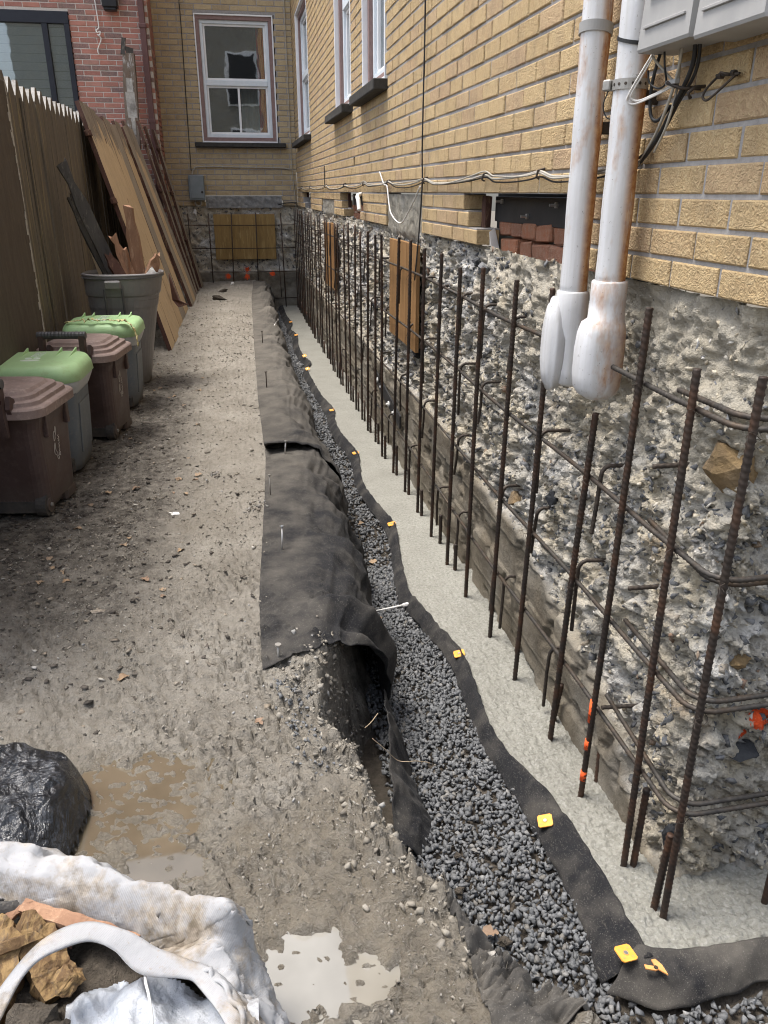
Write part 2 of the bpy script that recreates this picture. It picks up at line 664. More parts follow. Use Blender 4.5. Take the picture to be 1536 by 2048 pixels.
M['gravel'] = m_island('crushed_blue_grey_stone', [(0.0, (0.065, 0.069, 0.074)), (0.3, (0.125, 0.13, 0.137)), (0.5, (0.085, 0.089, 0.094)), (0.75, (0.185, 0.19, 0.197)), (0.9, (0.11, 0.115, 0.126)), (0.95, (0.16, 0.145, 0.122)), (1.0, (0.26, 0.26, 0.257))], 60, 0.6, 0.65, (0.17, 0.17, 0.166), 0.45)
M['aggregate'] = m_island('exposed_aggregate', [(0.0, (0.05, 0.055, 0.064)), (0.3, (0.12, 0.127, 0.14)), (0.5, (0.065, 0.07, 0.08)), (0.7, (0.20, 0.207, 0.22)), (0.86, (0.09, 0.096, 0.108)), (0.93, (0.24, 0.24, 0.24)), (0.97, (0.28, 0.22, 0.145)), (1.0, (0.23, 0.13, 0.08))], 70, 0.9, 0.85, (0.30, 0.285, 0.255), 0.3)
M['crumb'] = m_island('cream_mortar_crumb', [(0.0, (0.52, 0.45, 0.33)), (0.4, (0.44, 0.40, 0.325)), (0.7, (0.60, 0.54, 0.42)), (1.0, (0.64, 0.625, 0.59))], 60, 0.8, 0.95, (0.32, 0.28, 0.22), 0.2)
M['mud_crumb'] = m_island('mud_crumb', [(0.0, (0.21, 0.19, 0.155)), (0.4, (0.31, 0.285, 0.24)), (0.7, (0.155, 0.137, 0.11)), (0.92, (0.36, 0.335, 0.29)), (1.0, (0.33, 0.335, 0.335))], 70, 0.6, 0.8, (0.24, 0.21, 0.17), 0.35)
M['bank_stone'] = m_island('muddy_stone', [(0.0, (0.15, 0.13, 0.105)), (0.4, (0.21, 0.19, 0.16)), (0.7, (0.26, 0.265, 0.265)), (1.0, (0.13, 0.11, 0.09))], 50, 0.6, 0.85, (0.24, 0.21, 0.17))
M['litter'] = m_island('wood_chip_litter', [(0.0, (0.045, 0.039, 0.034)), (0.45, (0.085, 0.073, 0.062)), (0.7, (0.15, 0.13, 0.105)), (0.85, (0.27, 0.225, 0.17)), (0.95, (0.40, 0.37, 0.32)), (1.0, (0.55, 0.53, 0.49))], 80, 0.4, 0.85, (0.10, 0.085, 0.07))


def m_found():
    g = NG('broken_old_concrete')
    p = g.pos()
    n = g.noise(p, 7, 5, 0.62)
    c = g.mix(g.rng(n, 0.3, 0.68), (0.58, 0.50, 0.36), (0.54, 0.515, 0.46))
    c = g.mix(g.rng(g.noise(p, 2.6, 3, 0.6), 0.5, 0.68, 0, 0.85), c, (0.66, 0.655, 0.64))
    c = g.mix(g.rng(g.noise(p, 40, 5, 0.7), 0.50, 0.70, 0, 0.6), c, (0.17, 0.15, 0.12))
    c = g.mix(g.rng(g.noise(g.add(p, (3.1, 7.7, 1.3)), 4.5, 3, 0.6), 0.6, 0.75, 0, 0.45), c, (0.36, 0.22, 0.10))
    # small embedded stones
    cell = g.voro(p, 85, 'F1', 'Color')
    d = g.voro(p, 85, 'F1', 'Distance')
    pick = g.math('GREATER_THAN', g.xyz(cell)[0], 0.74)
    inside = g.math('LESS_THAN', d, 0.5)
    stone = g.math('MULTIPLY', g.math('MULTIPLY', pick, inside), g.math('SUBTRACT', 1.0, g.attr('parge')))
    stone = g.math('MULTIPLY', g.math('MULTIPLY', stone, 0.35), g.math('SUBTRACT', 1.0, g.attr('old')))
    sc = g.ramp(g.xyz(cell)[1], [(0.0, (0.06, 0.066, 0.08)), (0.6, (0.13, 0.135, 0.15)), (1.0, (0.22, 0.225, 0.235))])
    c = g.mix(stone, c, sc)
    # smooth old footing band
    q = g.scale(p, (1, 0.35, 1))
    oc = g.mix(g.rng(g.noise(q, 8, 5, 0.65), 0.32, 0.7), (0.12, 0.10, 0.073), (0.235, 0.207, 0.16))
    oc = g.mix(g.rng(g.noise(p, 45, 4, 0.6), 0.5, 0.72, 0, 0.5), oc, (0.10, 0.085, 0.065))
    oc = g.mix(g.rng(g.noise(p, 2.2, 3), 0.5, 0.7, 0, 0.5), oc, (0.30, 0.29, 0.26))
    c = g.mix(g.attr('old'), c, oc)
    c = g.mix(g.math('MULTIPLY', g.attr('parge'), 0.8), c, g.mix(g.rng(g.noise(p, 22, 5, 0.65), 0.35, 0.7), (0.43, 0.385, 0.30), (0.36, 0.335, 0.285)))
    c = g.mix(g.rng(g.math('ADD', g.attr('paint'), g.rng(g.noise(p, 60, 4, 0.7), 0.3, 0.7, -0.35, 0.35)), 0.48, 0.55), c, (0.85, 0.11, 0.03))
    h = g.math('ADD', g.noise(p, 90, 5, 0.7), g.math('MULTIPLY', g.noise(p, 35, 4, 0.7), 1.2))
    h = g.math('ADD', h, g.math('MULTIPLY', stone, 0.4))
    hs = g.rng(g.attr('old'), 0, 1, 1.0, 0.35)
    return g.fin(c, 0.93, g.bump(g.math('MULTIPLY', h, hs), 1.0, 0.014), spec=0.25)


M['found'] = m_found()


def m_footing():
    g = NG('fresh_footing_concrete')
    p = g.pos()
    y = g.xyz(p)[1]
    far = g.rng(y, 2.0, 4.5)
    n = g.noise(p, 5, 4, 0.6)
    c = g.mix(g.rng(n, 0.3, 0.7), (0.225, 0.22, 0.19), (0.29, 0.285, 0.25))
    c = g.mix(g.rng(g.noise(p, 110, 3, 0.6), 0.5, 0.7, 0, 0.5), c, (0.42, 0.415, 0.385))
    c = g.mix(g.rng(g.noise(p, 70, 3, 0.6), 0.5, 0.62, 0, 0.45), c, (0.13, 0.125, 0.105))
    h1 = g.math('ADD', g.noise(p, 75, 5, 0.72), g.math('MULTIPLY', g.voro(p, 95, 'SMOOTH_F1'), 0.7))
    h2 = g.noise(g.scale(p, (0.3, 1, 1)), 26, 4, 0.6)
    h = g.math('ADD', g.math('MULTIPLY', h1, g.rng(far, 0, 1, 1.0, 0.12)), g.math('MULTIPLY', h2, g.rng(far, 0, 1, 0.0, 0.30)))
    return g.fin(c, g.rng(far, 0, 1, 0.85, 0.5), g.bump(h, 0.75, 0.012), spec=0.35)


M['footing'] = m_footing()


def m_mud():
    g = NG('trodden_mud')
    p = g.pos()
    wet = g.attr('wet')
    n = g.noise(p, 3.2, 5, 0.62)
    c = g.mix(g.rng(n, 0.3, 0.7), (0.235, 0.213, 0.178), (0.36, 0.333, 0.288))
    c = g.mix(g.rng(g.noise(p, 38, 5, 0.7), 0.48, 0.7, 0, 0.5), c, (0.13, 0.11, 0.085))
    c = g.mix(g.rng(g.noise(p, 120, 3, 0.7), 0.55, 0.75, 0, 0.5), c, (0.46, 0.42, 0.36))
    c = g.mix(g.math('MULTIPLY', g.attr('humus'), g.rng(g.noise(p, 16, 6, 0.75), 0.3, 0.62)), c, (0.058, 0.05, 0.043))
    c = g.mix(g.math('MULTIPLY', wet, 0.7), c, g.mix(g.rng(g.noise(p, 14, 4, 0.6), 0.3, 0.7), (0.145, 0.12, 0.085), (0.25, 0.215, 0.16)))
    h = g.math('ADD', g.noise(p, 60, 6, 0.72), g.math('MULTIPLY', g.noise(p, 190, 4, 0.65), 0.4))
    r = g.math('ADD', g.rng(wet, 0, 1, 0.88, 0.13), g.rng(g.noise(p, 30, 3), 0.3, 0.7, -0.06, 0.08))
    return g.fin(c, r, g.bump(h, 1.0, 0.019), spec=g.rng(wet, 0, 1, 0.25, 0.9))


M['mud'] = m_mud()


def m_water(name, ca, cb, spec):
    g = NG(name)
    p = g.pos()
    c = g.mix(g.rng(g.noise(p, 7, 3), 0.35, 0.65), ca, cb)
    return g.fin(c, 0.03, g.bump(g.noise(p, 26, 2), 0.015, 0.003), spec=spec)


M['water'] = m_water('brown_puddle_water', (0.085, 0.069, 0.044), (0.12, 0.098, 0.066), 1.0)
M['water_pale'] = m_water('milky_sky_tinted_water', (0.20, 0.188, 0.16), (0.26, 0.247, 0.215), 1.0)  # milky water, with the sky's reflection put into its base colour


def m_fabric():
    g = NG('black_geotextile')
    p = g.pos()
    d = g.attr('dust')
    n = g.noise(p, 6, 5, 0.65)
    dusty = g.math('ADD', d, g.rng(n, 0.3, 0.7, -0.22, 0.22), clamp=True)
    c = g.mix(dusty, (0.017, 0.0172, 0.019), (0.165, 0.15, 0.128))
    fl = g.noise(g.scale(p, (1.0, 1.0, 1.0)), 330, 3, 0.7)
    c = g.mix(g.rng(fl, 0.60, 0.72, 0, 0.6), c, (0.30, 0.285, 0.25))
    c = g.mix(g.rng(g.noise(g.scale(p, (3, 1, 1)), 70, 4, 0.7), 0.58, 0.72, 0, 0.4), c, (0.16, 0.145, 0.12))
    return g.fin(c, 0.95, g.bump(g.noise(p, 420, 3, 0.6), 0.45, 0.003), spec=0.15, **{'Sheen Weight': 0.03})


M['fabric'] = m_fabric()


def m_rebar(name, a, b, rust, metal):
    g = NG(name)
    p = g.pos()
    n = g.noise(p, 45, 5, 0.65)
    c = g.mix(g.rng(n, 0.3, 0.7), a, b)
    c = g.mix(g.rng(g.noise(p, 13, 4, 0.6), 0.45, 0.7, 0, 0.85), c, rust)
    return g.fin(c, 0.62, g.bump(n, 0.2, 0.002), metal=metal, spec=0.4)


M['rebar'] = m_rebar('rusty_rebar', (0.030, 0.024, 0.021), (0.055, 0.041, 0.033), (0.105, 0.052, 0.03), 0.35)
M['rebar_g'] = m_rebar('grey_rebar', (0.035, 0.032, 0.030), (0.085, 0.077, 0.068), (0.085, 0.058, 0.038), 0.5)


def m_pipe(name, lo, hi):
    g = NG(name)
    p = g.pos()
    x = g.xyz(g.new('ShaderNodeTexCoord').outputs['Object'])
    side = g.rng(g.math('SUBTRACT', x[0], x[1]), lo, hi)            # rust runs down the side next to the seam
    n = g.noise(g.scale(p, (1, 1, 0.13)), 34, 5, 0.68)
    stain = g.math('MULTIPLY', side, g.rng(n, 0.28, 0.5))
    blot = g.math('MULTIPLY', g.rng(g.noise(g.scale(p, (1, 1, 0.4)), 9, 5, 0.68), 0.53, 0.68), 0.8)
    r = g.math('MAXIMUM', stain, blot)
    w = g.mix(g.rng(g.noise(g.scale(p, (1, 1, 0.05)), 60, 3, 0.6), 0.35, 0.7), (0.62, 0.625, 0.64), (0.52, 0.515, 0.505))
    rc = g.mix(g.rng(g.noise(p, 50, 4, 0.65), 0.35, 0.65), (0.30, 0.115, 0.035), (0.50, 0.28, 0.12))
    c = g.mix(r, w, rc)
    c = g.mix(g.rng(g.noise(p, 120, 4, 0.7), 0.66, 0.7), c, (0.16, 0.14, 0.12))
    return g.fin(c, g.rng(r, 0, 1, 0.42, 0.85), g.bump(g.math('ADD', r, g.noise(p, 100, 3, 0.6)), 0.2, 0.003), spec=0.45)


M['pipe'] = m_pipe('rusty_white_pipe_paint', 0.030, 0.050)
M['boot'] = m_pipe('rusty_white_boot_paint', 0.048, 0.088)


def m_plastic(name, a, b, dirt, rough=0.5, amt=0.6):
    g = NG(name)
    p = g.pos(True)
    n = g.noise(p, 9, 5, 0.65)
    c = g.mix(g.rng(n, 0.3, 0.7), a, b)
    c = g.mix(g.rng(g.noise(p, 30, 5, 0.7), 0.52, 0.72, 0, amt), c, dirt)
    c = g.mix(g.rng(g.noise(p, 230, 2, 0.6), 0.66, 0.72, 0, amt), c, dirt)
    z = g.xyz(p)[2]
    c = g.mix(g.math('MULTIPLY', g.rng(z, 0.16, 0.0), g.rng(g.noise(p, 14, 4, 0.6), 0.3, 0.65, 0.2, 0.9)), c, (0.115, 0.098, 0.078))
    return g.fin(c, g.rng(n, 0.3, 0.7, rough - 0.08, rough + 0.15), g.bump(g.noise(p, 160, 3), 0.08, 0.002), spec=0.4)


M['bin_brown'] = m_plastic('brown_bin_plastic', (0.068, 0.043, 0.038), (0.088, 0.057, 0.051), (0.13, 0.10, 0.085), 0.5, 0.45)
M['lid_brown'] = m_plastic('dusty_brown_lid', (0.19, 0.14, 0.125), (0.30, 0.225, 0.20), (0.40, 0.32, 0.285), 0.65, 0.7)
M['bin_blue'] = m_plastic('blue_grey_bin_plastic', (0.11, 0.135, 0.165), (0.145, 0.165, 0.18), (0.22, 0.215, 0.21), 0.5, 0.5)
M['bin_rim'] = m_plastic('pale_grey_rim', (0.42, 0.44, 0.46), (0.50, 0.51, 0.52), (0.3, 0.29, 0.27), 0.5, 0.4)
M['lid_green'] = m_plastic('light_green_lid', (0.36, 0.58, 0.28), (0.44, 0.64, 0.35), (0.34, 0.46, 0.22), 0.45, 0.6)
M['can_grey'] = m_plastic('grey_can_plastic', (0.17, 0.163, 0.167), (0.215, 0.205, 0.20), (0.27, 0.25, 0.225), 0.45, 0.45)
M['can_dark'] = m_plastic('dark_grey_plastic', (0.075, 0.074, 0.08), (0.10, 0.098, 0.10), (0.14, 0.13, 0.12), 0.4, 0.4)
M['tyre'] = m_plastic('black_wheel_plastic', (0.018, 0.019, 0.022), (0.03, 0.031, 0.035), (0.10, 0.09, 0.08), 0.6, 0.6)
M['logo'] = m_rough('printed_pale_ink', (0.50, 0.46, 0.42), (0.60, 0.56, 0.50), 60, rough=0.7, bump=0.05)
M['print_white'] = m_rough('printed_white_ink', (0.62, 0.72, 0.60), (0.74, 0.80, 0.72), 60, rough=0.6, bump=0.05)
M['tape'] = m_rough('yellow_tape_scrap', (0.52, 0.46, 0.20), (0.66, 0.60, 0.36), 30, rough=0.7)


def m_wood(name, base, dark, streak, axis_scale, rough=0.85, worn=0.5, wornc=(0.3, 0.22, 0.11), top=None, lo=0.3, hi=0.7):
    """long grain along the axis with the small scale"""
    g = NG(name)
    p = g.pos()
    rnd = g.rand()
    off = g.new('ShaderNodeCombineXYZ')
    g.put(off.inputs[0], g.math('MULTIPLY', rnd, 13.0))
    g.put(off.inputs[2], g.math('MULTIPLY', rnd, 5.0))
    q = g.add(g.scale(p, axis_scale), off.outputs[0])
    n = g.noise(q, 18, 6, 0.68, 0.6)
    c = g.mix(g.rng(n, lo, hi), base, dark)
    c = g.mix(g.rng(rnd, 0, 1, 0.0, 0.3), c, dark)
    w = g.math('MULTIPLY', g.rng(g.noise(q, 26, 6, 0.75, 0.4), 0.54, 0.62), worn)
    c = g.mix(w, c, wornc)
    if top:          # weathered band where old cladding has come off
        zz = g.math('ADD', g.xyz(p)[2], g.rng(g.noise(q, 9, 5, 0.7), 0.3, 0.7, -0.28, 0.28))
        c = g.mix(g.rng(zz, top, top + 0.05, 0, 0.9), c, g.mix(g.rng(g.noise(q, 30, 5, 0.7), 0.35, 0.65), (0.10, 0.078, 0.06), (0.30, 0.265, 0.225)))
    c = g.mix(g.rng(g.noise(q, 60, 5, 0.7), 0.58, 0.72, 0, 0.7), c, streak)
    return g.fin(c, rough, g.bump(g.math('ADD', n, g.math('MULTIPLY', g.noise(q, 90, 4, 0.7), 0.6)), 0.5, 0.005), spec=0.25)


VG = (1.0, 1.0, 0.07)
M['fence'] = m_wood('brown_painted_fence', (0.165, 0.143, 0.117), (0.108, 0.091, 0.074), (0.05, 0.041, 0.033), VG, 0.8, 0.75, (0.27, 0.215, 0.12))
M['fence_end'] = m_rough('weathered_white_picket_end', (0.34, 0.325, 0.30), (0.52, 0.505, 0.475), 50, rough=0.9, bump=0.5, c3=(0.12, 0.11, 0.1))
M['panel_wood'] = m_wood('brown_painted_sheet', (0.115, 0.095, 0.078), (0.075, 0.06, 0.05), (0.035, 0.03, 0.025), (1, 1, 0.3), 0.8, 0.35, (0.13, 0.10, 0.07))
M['plank'] = m_wood('bare_tan_board', (0.60, 0.46, 0.29), (0.46, 0.335, 0.20), (0.16, 0.105, 0.065), (1.0, 1.0, 0.13), 0.85, 0.5, (0.38, 0.31, 0.23), top=1.72)
M['plank_grey'] = m_wood('weathered_grey_board', (0.36, 0.315, 0.255), (0.235, 0.195, 0.155), (0.07, 0.055, 0.043), (1.0, 1.0, 0.16), 0.9, 0.6, (0.36, 0.31, 0.25))
M['plank_edge'] = m_wood('red_brown_board_edge', (0.10, 0.048, 0.036), (0.065, 0.034, 0.027), (0.035, 0.02, 0.016), (1.0, 1.0, 0.2), 0.8, 0.5, (0.26, 0.17, 0.10))
M['charred'] = m_wood('dark_weathered_board', (0.055, 0.052, 0.05), (0.085, 0.08, 0.075), (0.02, 0.018, 0.017), (1.0, 1.0, 0.2), 0.8, 0.35, (0.3, 0.27, 0.22))
M['split'] = m_wood('freshly_split_wood', (0.36, 0.215, 0.135), (0.22, 0.12, 0.075), (0.07, 0.042, 0.03), (1.0, 1.0, 0.2), 0.85, 0.4, (0.52, 0.36, 0.24))
M['yellow_wood'] = m_wood('broken_yellow_wood', (0.25, 0.165, 0.075), (0.115, 0.07, 0.035), (0.035, 0.022, 0.014), (3.2, 1.1, 3.2), 0.85, 0.8, (0.12, 0.085, 0.055), lo=0.44, hi=0.56)
M['post'] = m_wood('peeling_painted_post', (0.20, 0.17, 0.14), (0.14, 0.10, 0.075), (0.06, 0.043, 0.033), (1.0, 1.0, 0.3), 0.9, 0.95, (0.42, 0.41, 0.40))
M['ply'] = m_wood('varnished_plywood', (0.36, 0.235, 0.085), (0.22, 0.14, 0.052), (0.11, 0.07, 0.03), (1.0, 1.0, 0.12), 0.5, 0.6, (0.46, 0.33, 0.14))
M['ply_o'] = m_wood('orange_plywood', (0.34, 0.19, 0.08), (0.22, 0.12, 0.05), (0.10, 0.055, 0.027), (1.0, 1.0, 0.12), 0.6, 0.4, (0.46, 0.27, 0.11))


def m_glass():
    g = NG('window_glass')
    tr = g.new('ShaderNodeBsdfTransparent')
    tr.inputs[0].default_value = (0.72, 0.76, 0.76, 1)
    gl = g.new('ShaderNodeBsdfGlossy')
    gl.inputs['Roughness'].default_value = 0.015
    gl.inputs[0].default_value = (0.9, 0.92, 0.95, 1)
    lw = g.new('ShaderNodeFresnel')
    lw.inputs['IOR'].default_value = 1.6
    g.put(lw.inputs['Normal'], g.bump(g.noise(g.pos(), 2.2, 2), 0.05, 0.02))
    g.put(gl.inputs['Normal'], g.bump(g.noise(g.pos(), 2.2, 2), 0.05, 0.02))
    mx = g.new('ShaderNodeMixShader')
    g.put(mx.inputs[0], g.math('ADD', g.math('MULTIPLY', lw.outputs[0], 0.8), 0.10, clamp=True))
    g.t.links.new(tr.outputs[0], mx.inputs[1])
    g.t.links.new(gl.outputs[0], mx.inputs[2])
    g.t.links.new(mx.outputs[0], g.out.inputs['Surface'])
    return g.mat


M['glass'] = m_glass()


def m_bag():
    g = NG('black_polythene')
    p = g.pos()
    c = g.mix(g.rng(g.noise(p, 26, 5, 0.7), 0.5, 0.7, 0, 0.8), (0.012, 0.013, 0.016), (0.09, 0.095, 0.105))
    h = g.math('ADD', g.noise(p, 22, 5, 0.6, 1.2), g.math('MULTIPLY', g.voro(g.scale(p, (1, 0.6, 1)), 34, 'DISTANCE_TO_EDGE'), 0.6))
    return g.fin(c, 0.22, g.bump(g.math('ADD', h, g.math('MULTIPLY', g.noise(p, 9, 4, 0.6, 2.0), 2.0)), 0.8, 0.016), spec=0.6)


M['bag'] = m_bag()


def m_sack():
    g = NG('white_woven_sack')
    p = g.pos()
    n = g.noise(p, 5, 5, 0.65)
    c = g.mix(g.rng(n, 0.3, 0.7), (0.285, 0.287, 0.296), (0.375, 0.375, 0.38))
    dirt = g.math('ADD', g.rng(g.noise(p, 9, 6, 0.72), 0.49, 0.62, 0, 0.85), g.math('MULTIPLY', g.attr('dirt'), g.rng(g.noise(p, 28, 5, 0.7), 0.3, 0.6)), clamp=True)
    c = g.mix(dirt, c, g.mix(g.rng(g.noise(p, 40, 4, 0.6), 0.35, 0.65), (0.15, 0.12, 0.085), (0.36, 0.31, 0.25)))
    c = g.mix(g.rng(g.noise(p, 150, 3, 0.7), 0.62, 0.7, 0, 0.6), c, (0.3, 0.25, 0.2))
    w = g.new('ShaderNodeTexWave', wave_type='BANDS', bands_direction='DIAGONAL')
    g.put(w.inputs['Vector'], p)
    w.inputs['Scale'].default_value = 230
    h = g.math('ADD', g.math('MULTIPLY', w.outputs['Fac'], 0.10), g.math('ADD', g.noise(p, 35, 4, 0.6), g.math('MULTIPLY', g.noise(p, 10, 3, 0.5, 1.5), 2.0)))
    return g.fin(c, 0.62, g.bump(h, 0.45, 0.009), spec=0.3)


M['sack'] = m_sack()
M['blue_thread'] = m_rough('blue_stitching', (0.06, 0.11, 0.42), (0.09, 0.16, 0.5), 60, rough=0.7)
M['liner'] = m_rough('crumpled_white_liner', (0.30, 0.33, 0.375), (0.42, 0.44, 0.47), 14, rough=0.3, bump=0.5, dist=0.02, c3=(0.5, 0.46, 0.42))
M['dirt_dark'] = m_rough('dark_soil', (0.045, 0.038, 0.03), (0.11, 0.092, 0.072), 40, bump=1.0, dist=0.012)
M['grass_far'] = m_rough('bare_earth', (0.10, 0.085, 0.065), (0.15, 0.13, 0.10), 4)
M['stone_brown'] = m_rough('rusty_field_stone', (0.15, 0.10, 0.05), (0.27, 0.185, 0.09), 26, bump=0.7, dist=0.01, c3=(0.14, 0.13, 0.12))
M['stone_dark'] = m_rough('dark_field_stone', (0.022, 0.024, 0.028), (0.055, 0.057, 0.06), 26, bump=0.5, dist=0.008)

# ------------------------------------------------------------------ ground, trench bank, gravel, footing
CREST = np.array([(2.4, .60), (.85, .68), (.56, .77), (.43, .88), (.36, .985), (.31, 1.11), (.26, 1.25), (.22, 1.41), (.175, 1.6),
                  (.15, 1.75), (.14, 1.9), (.19, 2.15), (.235, 2.6), (.26, 4.0), (.28, 8.0), (.30, 14.0)])


def crest_dist(x, y):
    best = np.full(x.shape, 1e9)
    sgn = np.ones(x.shape)
    for (ax, ay), (bx, by) in zip(CREST[:-1], CREST[1:]):
        dx, dy = bx - ax, by - ay
        t = np.clip(((x - ax) * dx + (y - ay) * dy) / (dx * dx + dy * dy), 0, 1)
        ex, ey = x - (ax + t * dx), y - (ay + t * dy)
        d = np.hypot(ex, ey)
        s = np.where(dx * ey - dy * ex < 0, 1.0, -1.0)
        m = d < best - 1e-9
        best = np.where(m, d, best)
        sgn = np.where(m, s, sgn)
    return best * sgn


PUD = [(-.335, 1.50, .22, .18, .0155), (-.235, 1.31, .09, .075, .027), (.035, 1.005, .105, .088, .026), (.115, .985, .07, .06, .018)]


def puddle_mask(x, y):
    m = np.zeros(x.shape)
    for cx, cy, rx, ry, d in PUD:
        r = np.hypot((x - cx) / rx, (y - cy) / ry) + 0.34 * fbm(x * 16, y * 16, cx * 9, 4, .6)
        m = np.maximum(m, sstep(1.12, 0.72, r) * d)
    return m


WATER_Z = -0.0125


def ground_h(x, y, fine=True):
    t = crest_dist(x, y)
    near = sstep(3.0, 1.6, y)
    w = 0.115 + 0.10 * sstep(1.9, 2.6, y)
    tt = t + 0.035 * fbm(x * 7, y * 7, 2.2, 4) * sstep(-.15, .0, t)
    bank = sstep(-0.03, 1.0, tt / w)
    z = -0.50 * bank
    und = 0.011 * fbm(x * 1.6, y * 1.6, 0.3, 3) * sstep(2.0, 3.5, y) + 0.004 * fbm(x * 2.2, y * 2.2, 4.3, 2)
    clod_area = sstep(3.6, 2.0, y)
    # clods: warped cells stretched across the tread direction
    wx, wy = x + .012 * fbm(x * 22, y * 22, 1, 2), y + .012 * fbm(x * 22, y * 22, 6, 2)
    f1, f2, rv = worley(wx * 25 + .5 * wy * 25, wy * 36)
    clod = (0.5 - f1) * 0.018 + (rv - .5) * 0.012 - 0.019 * sstep(0.2, 0.0, f2 - f1) * sstep(-.3, .3, fbm(x * 5, y * 5, 8, 2))
    g1, g2, rw = worley(wx * 62, wy * 80)
    small = (0.5 - g1) * 0.008 + (rw - .5) * 0.006
    rough = 0.0055 * ridge(x * 30, y * 38, 1.7, 3, .55) - .004
    far_rough = 0.008 * fbm(x * 26, y * 26, 3.3, 4, .65) + .005 * ridge(x * 13, y * 13, 1, 3) - .006
    z = z + und + clod_area * (clod * (0.7 + 0.7 * sstep(-.45, .05, x)) + rough * .8 + small) + (1 - clod_area) * far_rough
    # lumpy broken bank and crest
    lump = bank * (1 - bank) * 4
    edge = np.clip(lump + sstep(.12, 0, np.abs(t)) * near, 0, 1.2)
    z = z + edge * (0.034 * fbm(x * 17, y * 17, z * 12, 4, .6) + .009 * ridge(x * 36, y * 36, z * 16, 2)) * (0.35 + 0.65 * near)
    pm = puddle_mask(x, y)
    z = z - pm * (1 - bank)
    z = z + sstep(0.03, .0, np.abs(pm - .011)) * 0
    # mound of spoil at the far end
    z = z + 0.03 * sstep(.45, 0, np.hypot((x + .1), (y - 12.3) * .6))
    return z


ys = np.concatenate([np.linspace(-1.5, .62, 26)[:-1], .62 * np.exp(np.arange(0, 548) * 0.0056)])
ys = ys[ys < 13.2]
xs = np.concatenate([np.linspace(-1.75, -.80, 36)[:-1], np.linspace(-.80, .50, 206)[:-1], np.linspace(.50, 1.9, 84)])
Yg, Xg = np.meshgrid(ys, xs, indexing='ij')
Zg = ground_h(Xg, Yg)
me = grid_mesh('yard_ground', np.stack([Xg, Yg, Zg], -1), True, flip=True)
pmk = puddle_mask(Xg, Yg)
wet = np.clip(sstep(2.2, 1.25, Yg) * (.7 + .8 * fbm(Xg * 3, Yg * 3, 5, 3)) + sstep(.0, .014, pmk) + .55 * sstep(.35, .8, fbm(Xg * 2.2 + 4, Yg * 1.6, 2.5, 3)) * sstep(5, 3, Yg), 0, 1)
wet = wet * (1 - 0.8 * sstep(-.02, .05, crest_dist(Xg, Yg)))
humus = np.clip(sstep(-.18, -.52, Xg + .12 * fbm(Xg * 3, Yg * 3, 1, 3)) * sstep(1.7, 3.0, Yg + .5 * fbm(Xg * 2.5, Yg * 2.5, 7, 3)) * (1 - .75 * sstep(4.8, 8, Yg)) + .75 * sstep(.0, .05, crest_dist(Xg, Yg)), 0, 1)
vattr(me, 'wet', wet)
vattr(me, 'humus', humus)
obj('yard_ground', me, M['mud'], kind='structure')

# far ground: one sheet to the horizon, below the trench
obj('ground', grid_mesh('ground', np.stack(np.meshgrid(np.linspace(-90, 90, 13), np.linspace(-90, 90, 13), indexing='ij') + [np.full((13, 13), -.72)], -1), False), M['grass_far'], kind='structure')
# neighbour's yard behind the fence, and the street side behind the camera
mb = MB()
mb.box((-7.4, 3.0, -.20), (11.4, 30, .30))
obj('neighbour_yard', mb, M['grass_far'], kind='structure')
mb = MB()
mb.box((3.0, -6.8, -.19), (9.2, 10.6, .28))
obj('front_path', mb, M['conc_block'], kind='structure')


def puddle(cx, cy, rx, ry, name, mat='water'):
    n = 40
    mb = MB()
    V = [(cx, cy, WATER_Z)] + [(cx + rx * math.cos(2 * math.pi * k / n), cy + ry * math.sin(2 * math.pi * k / n), WATER_Z) for k in range(n)]
    mb.add(V, [(0, 1 + k, 1 + (k + 1) % n) for k in range(n)])
    return obj(name, mb, M[mat], kind='structure')


puddle(-.32, 1.46, .25, .27, 'puddle_water')
puddle(.055, 1.0, .155, .115, 'puddle_water', 'water_pale')

# footing slab
FOOT_Z = -0.40


def foot_mesh():
    ya = np.concatenate([1.205 * np.exp(np.arange(0, 420) * 0.0058)])
    ya = ya[ya < 13.2]
    xa = np.linspace(.62, 1.9, 230)
    Yf, Xf = np.meshgrid(ya, xa, indexing='ij')
    nearf = sstep(4, 2, Yf)
    w1_, w2_, w3_ = worley(Xf * 75, Yf * 75)
    Zf = FOOT_Z + nearf * ((.5 - w1_) * .009 + (w3_ - .5) * .004 + .0055 * fbm(Xf * 34, Yf * 34, 1, 3) + .005 * ridge(Xf * 60, Yf * 60, 2, 2) - .004) + .004 * fbm(Xf * 2, Yf * 2, 1, 2) + .002 * fbm(Xf * 3, Yf * 22, 1, 2)
    # lumps of splashed mortar at the wall foot
    Zf = Zf + .03 * sstep(.93, 1.02, Xf) * np.clip(fbm(Xf * 14, Yf * 14, 3, 3), 0, 1) * sstep(1.4, 1.5, Yf)
    P = np.stack([Xf, Yf, Zf], -1)
    keep = (Xf <= 1.12) | (Yf <= 1.75)
    # left edge follows the curved form
    ledge = np.interp(Yf, RY, RX) + .004
    P[..., 0] = np.where(Xf < ledge, ledge, Xf)
    low = P[:1].copy()
    low[..., 2] = -.6
    keep = np.concatenate([keep[:1], keep])
    P = np.concatenate([low, P])
    side = P[:, :1].copy()
    side[..., 2] = -.6
    P = np.concatenate([side, P], 1)
    keep = np.concatenate([keep[:, :1], keep], 1)
    return grid_mesh('footing', P, True, flip=True, keep=keep)


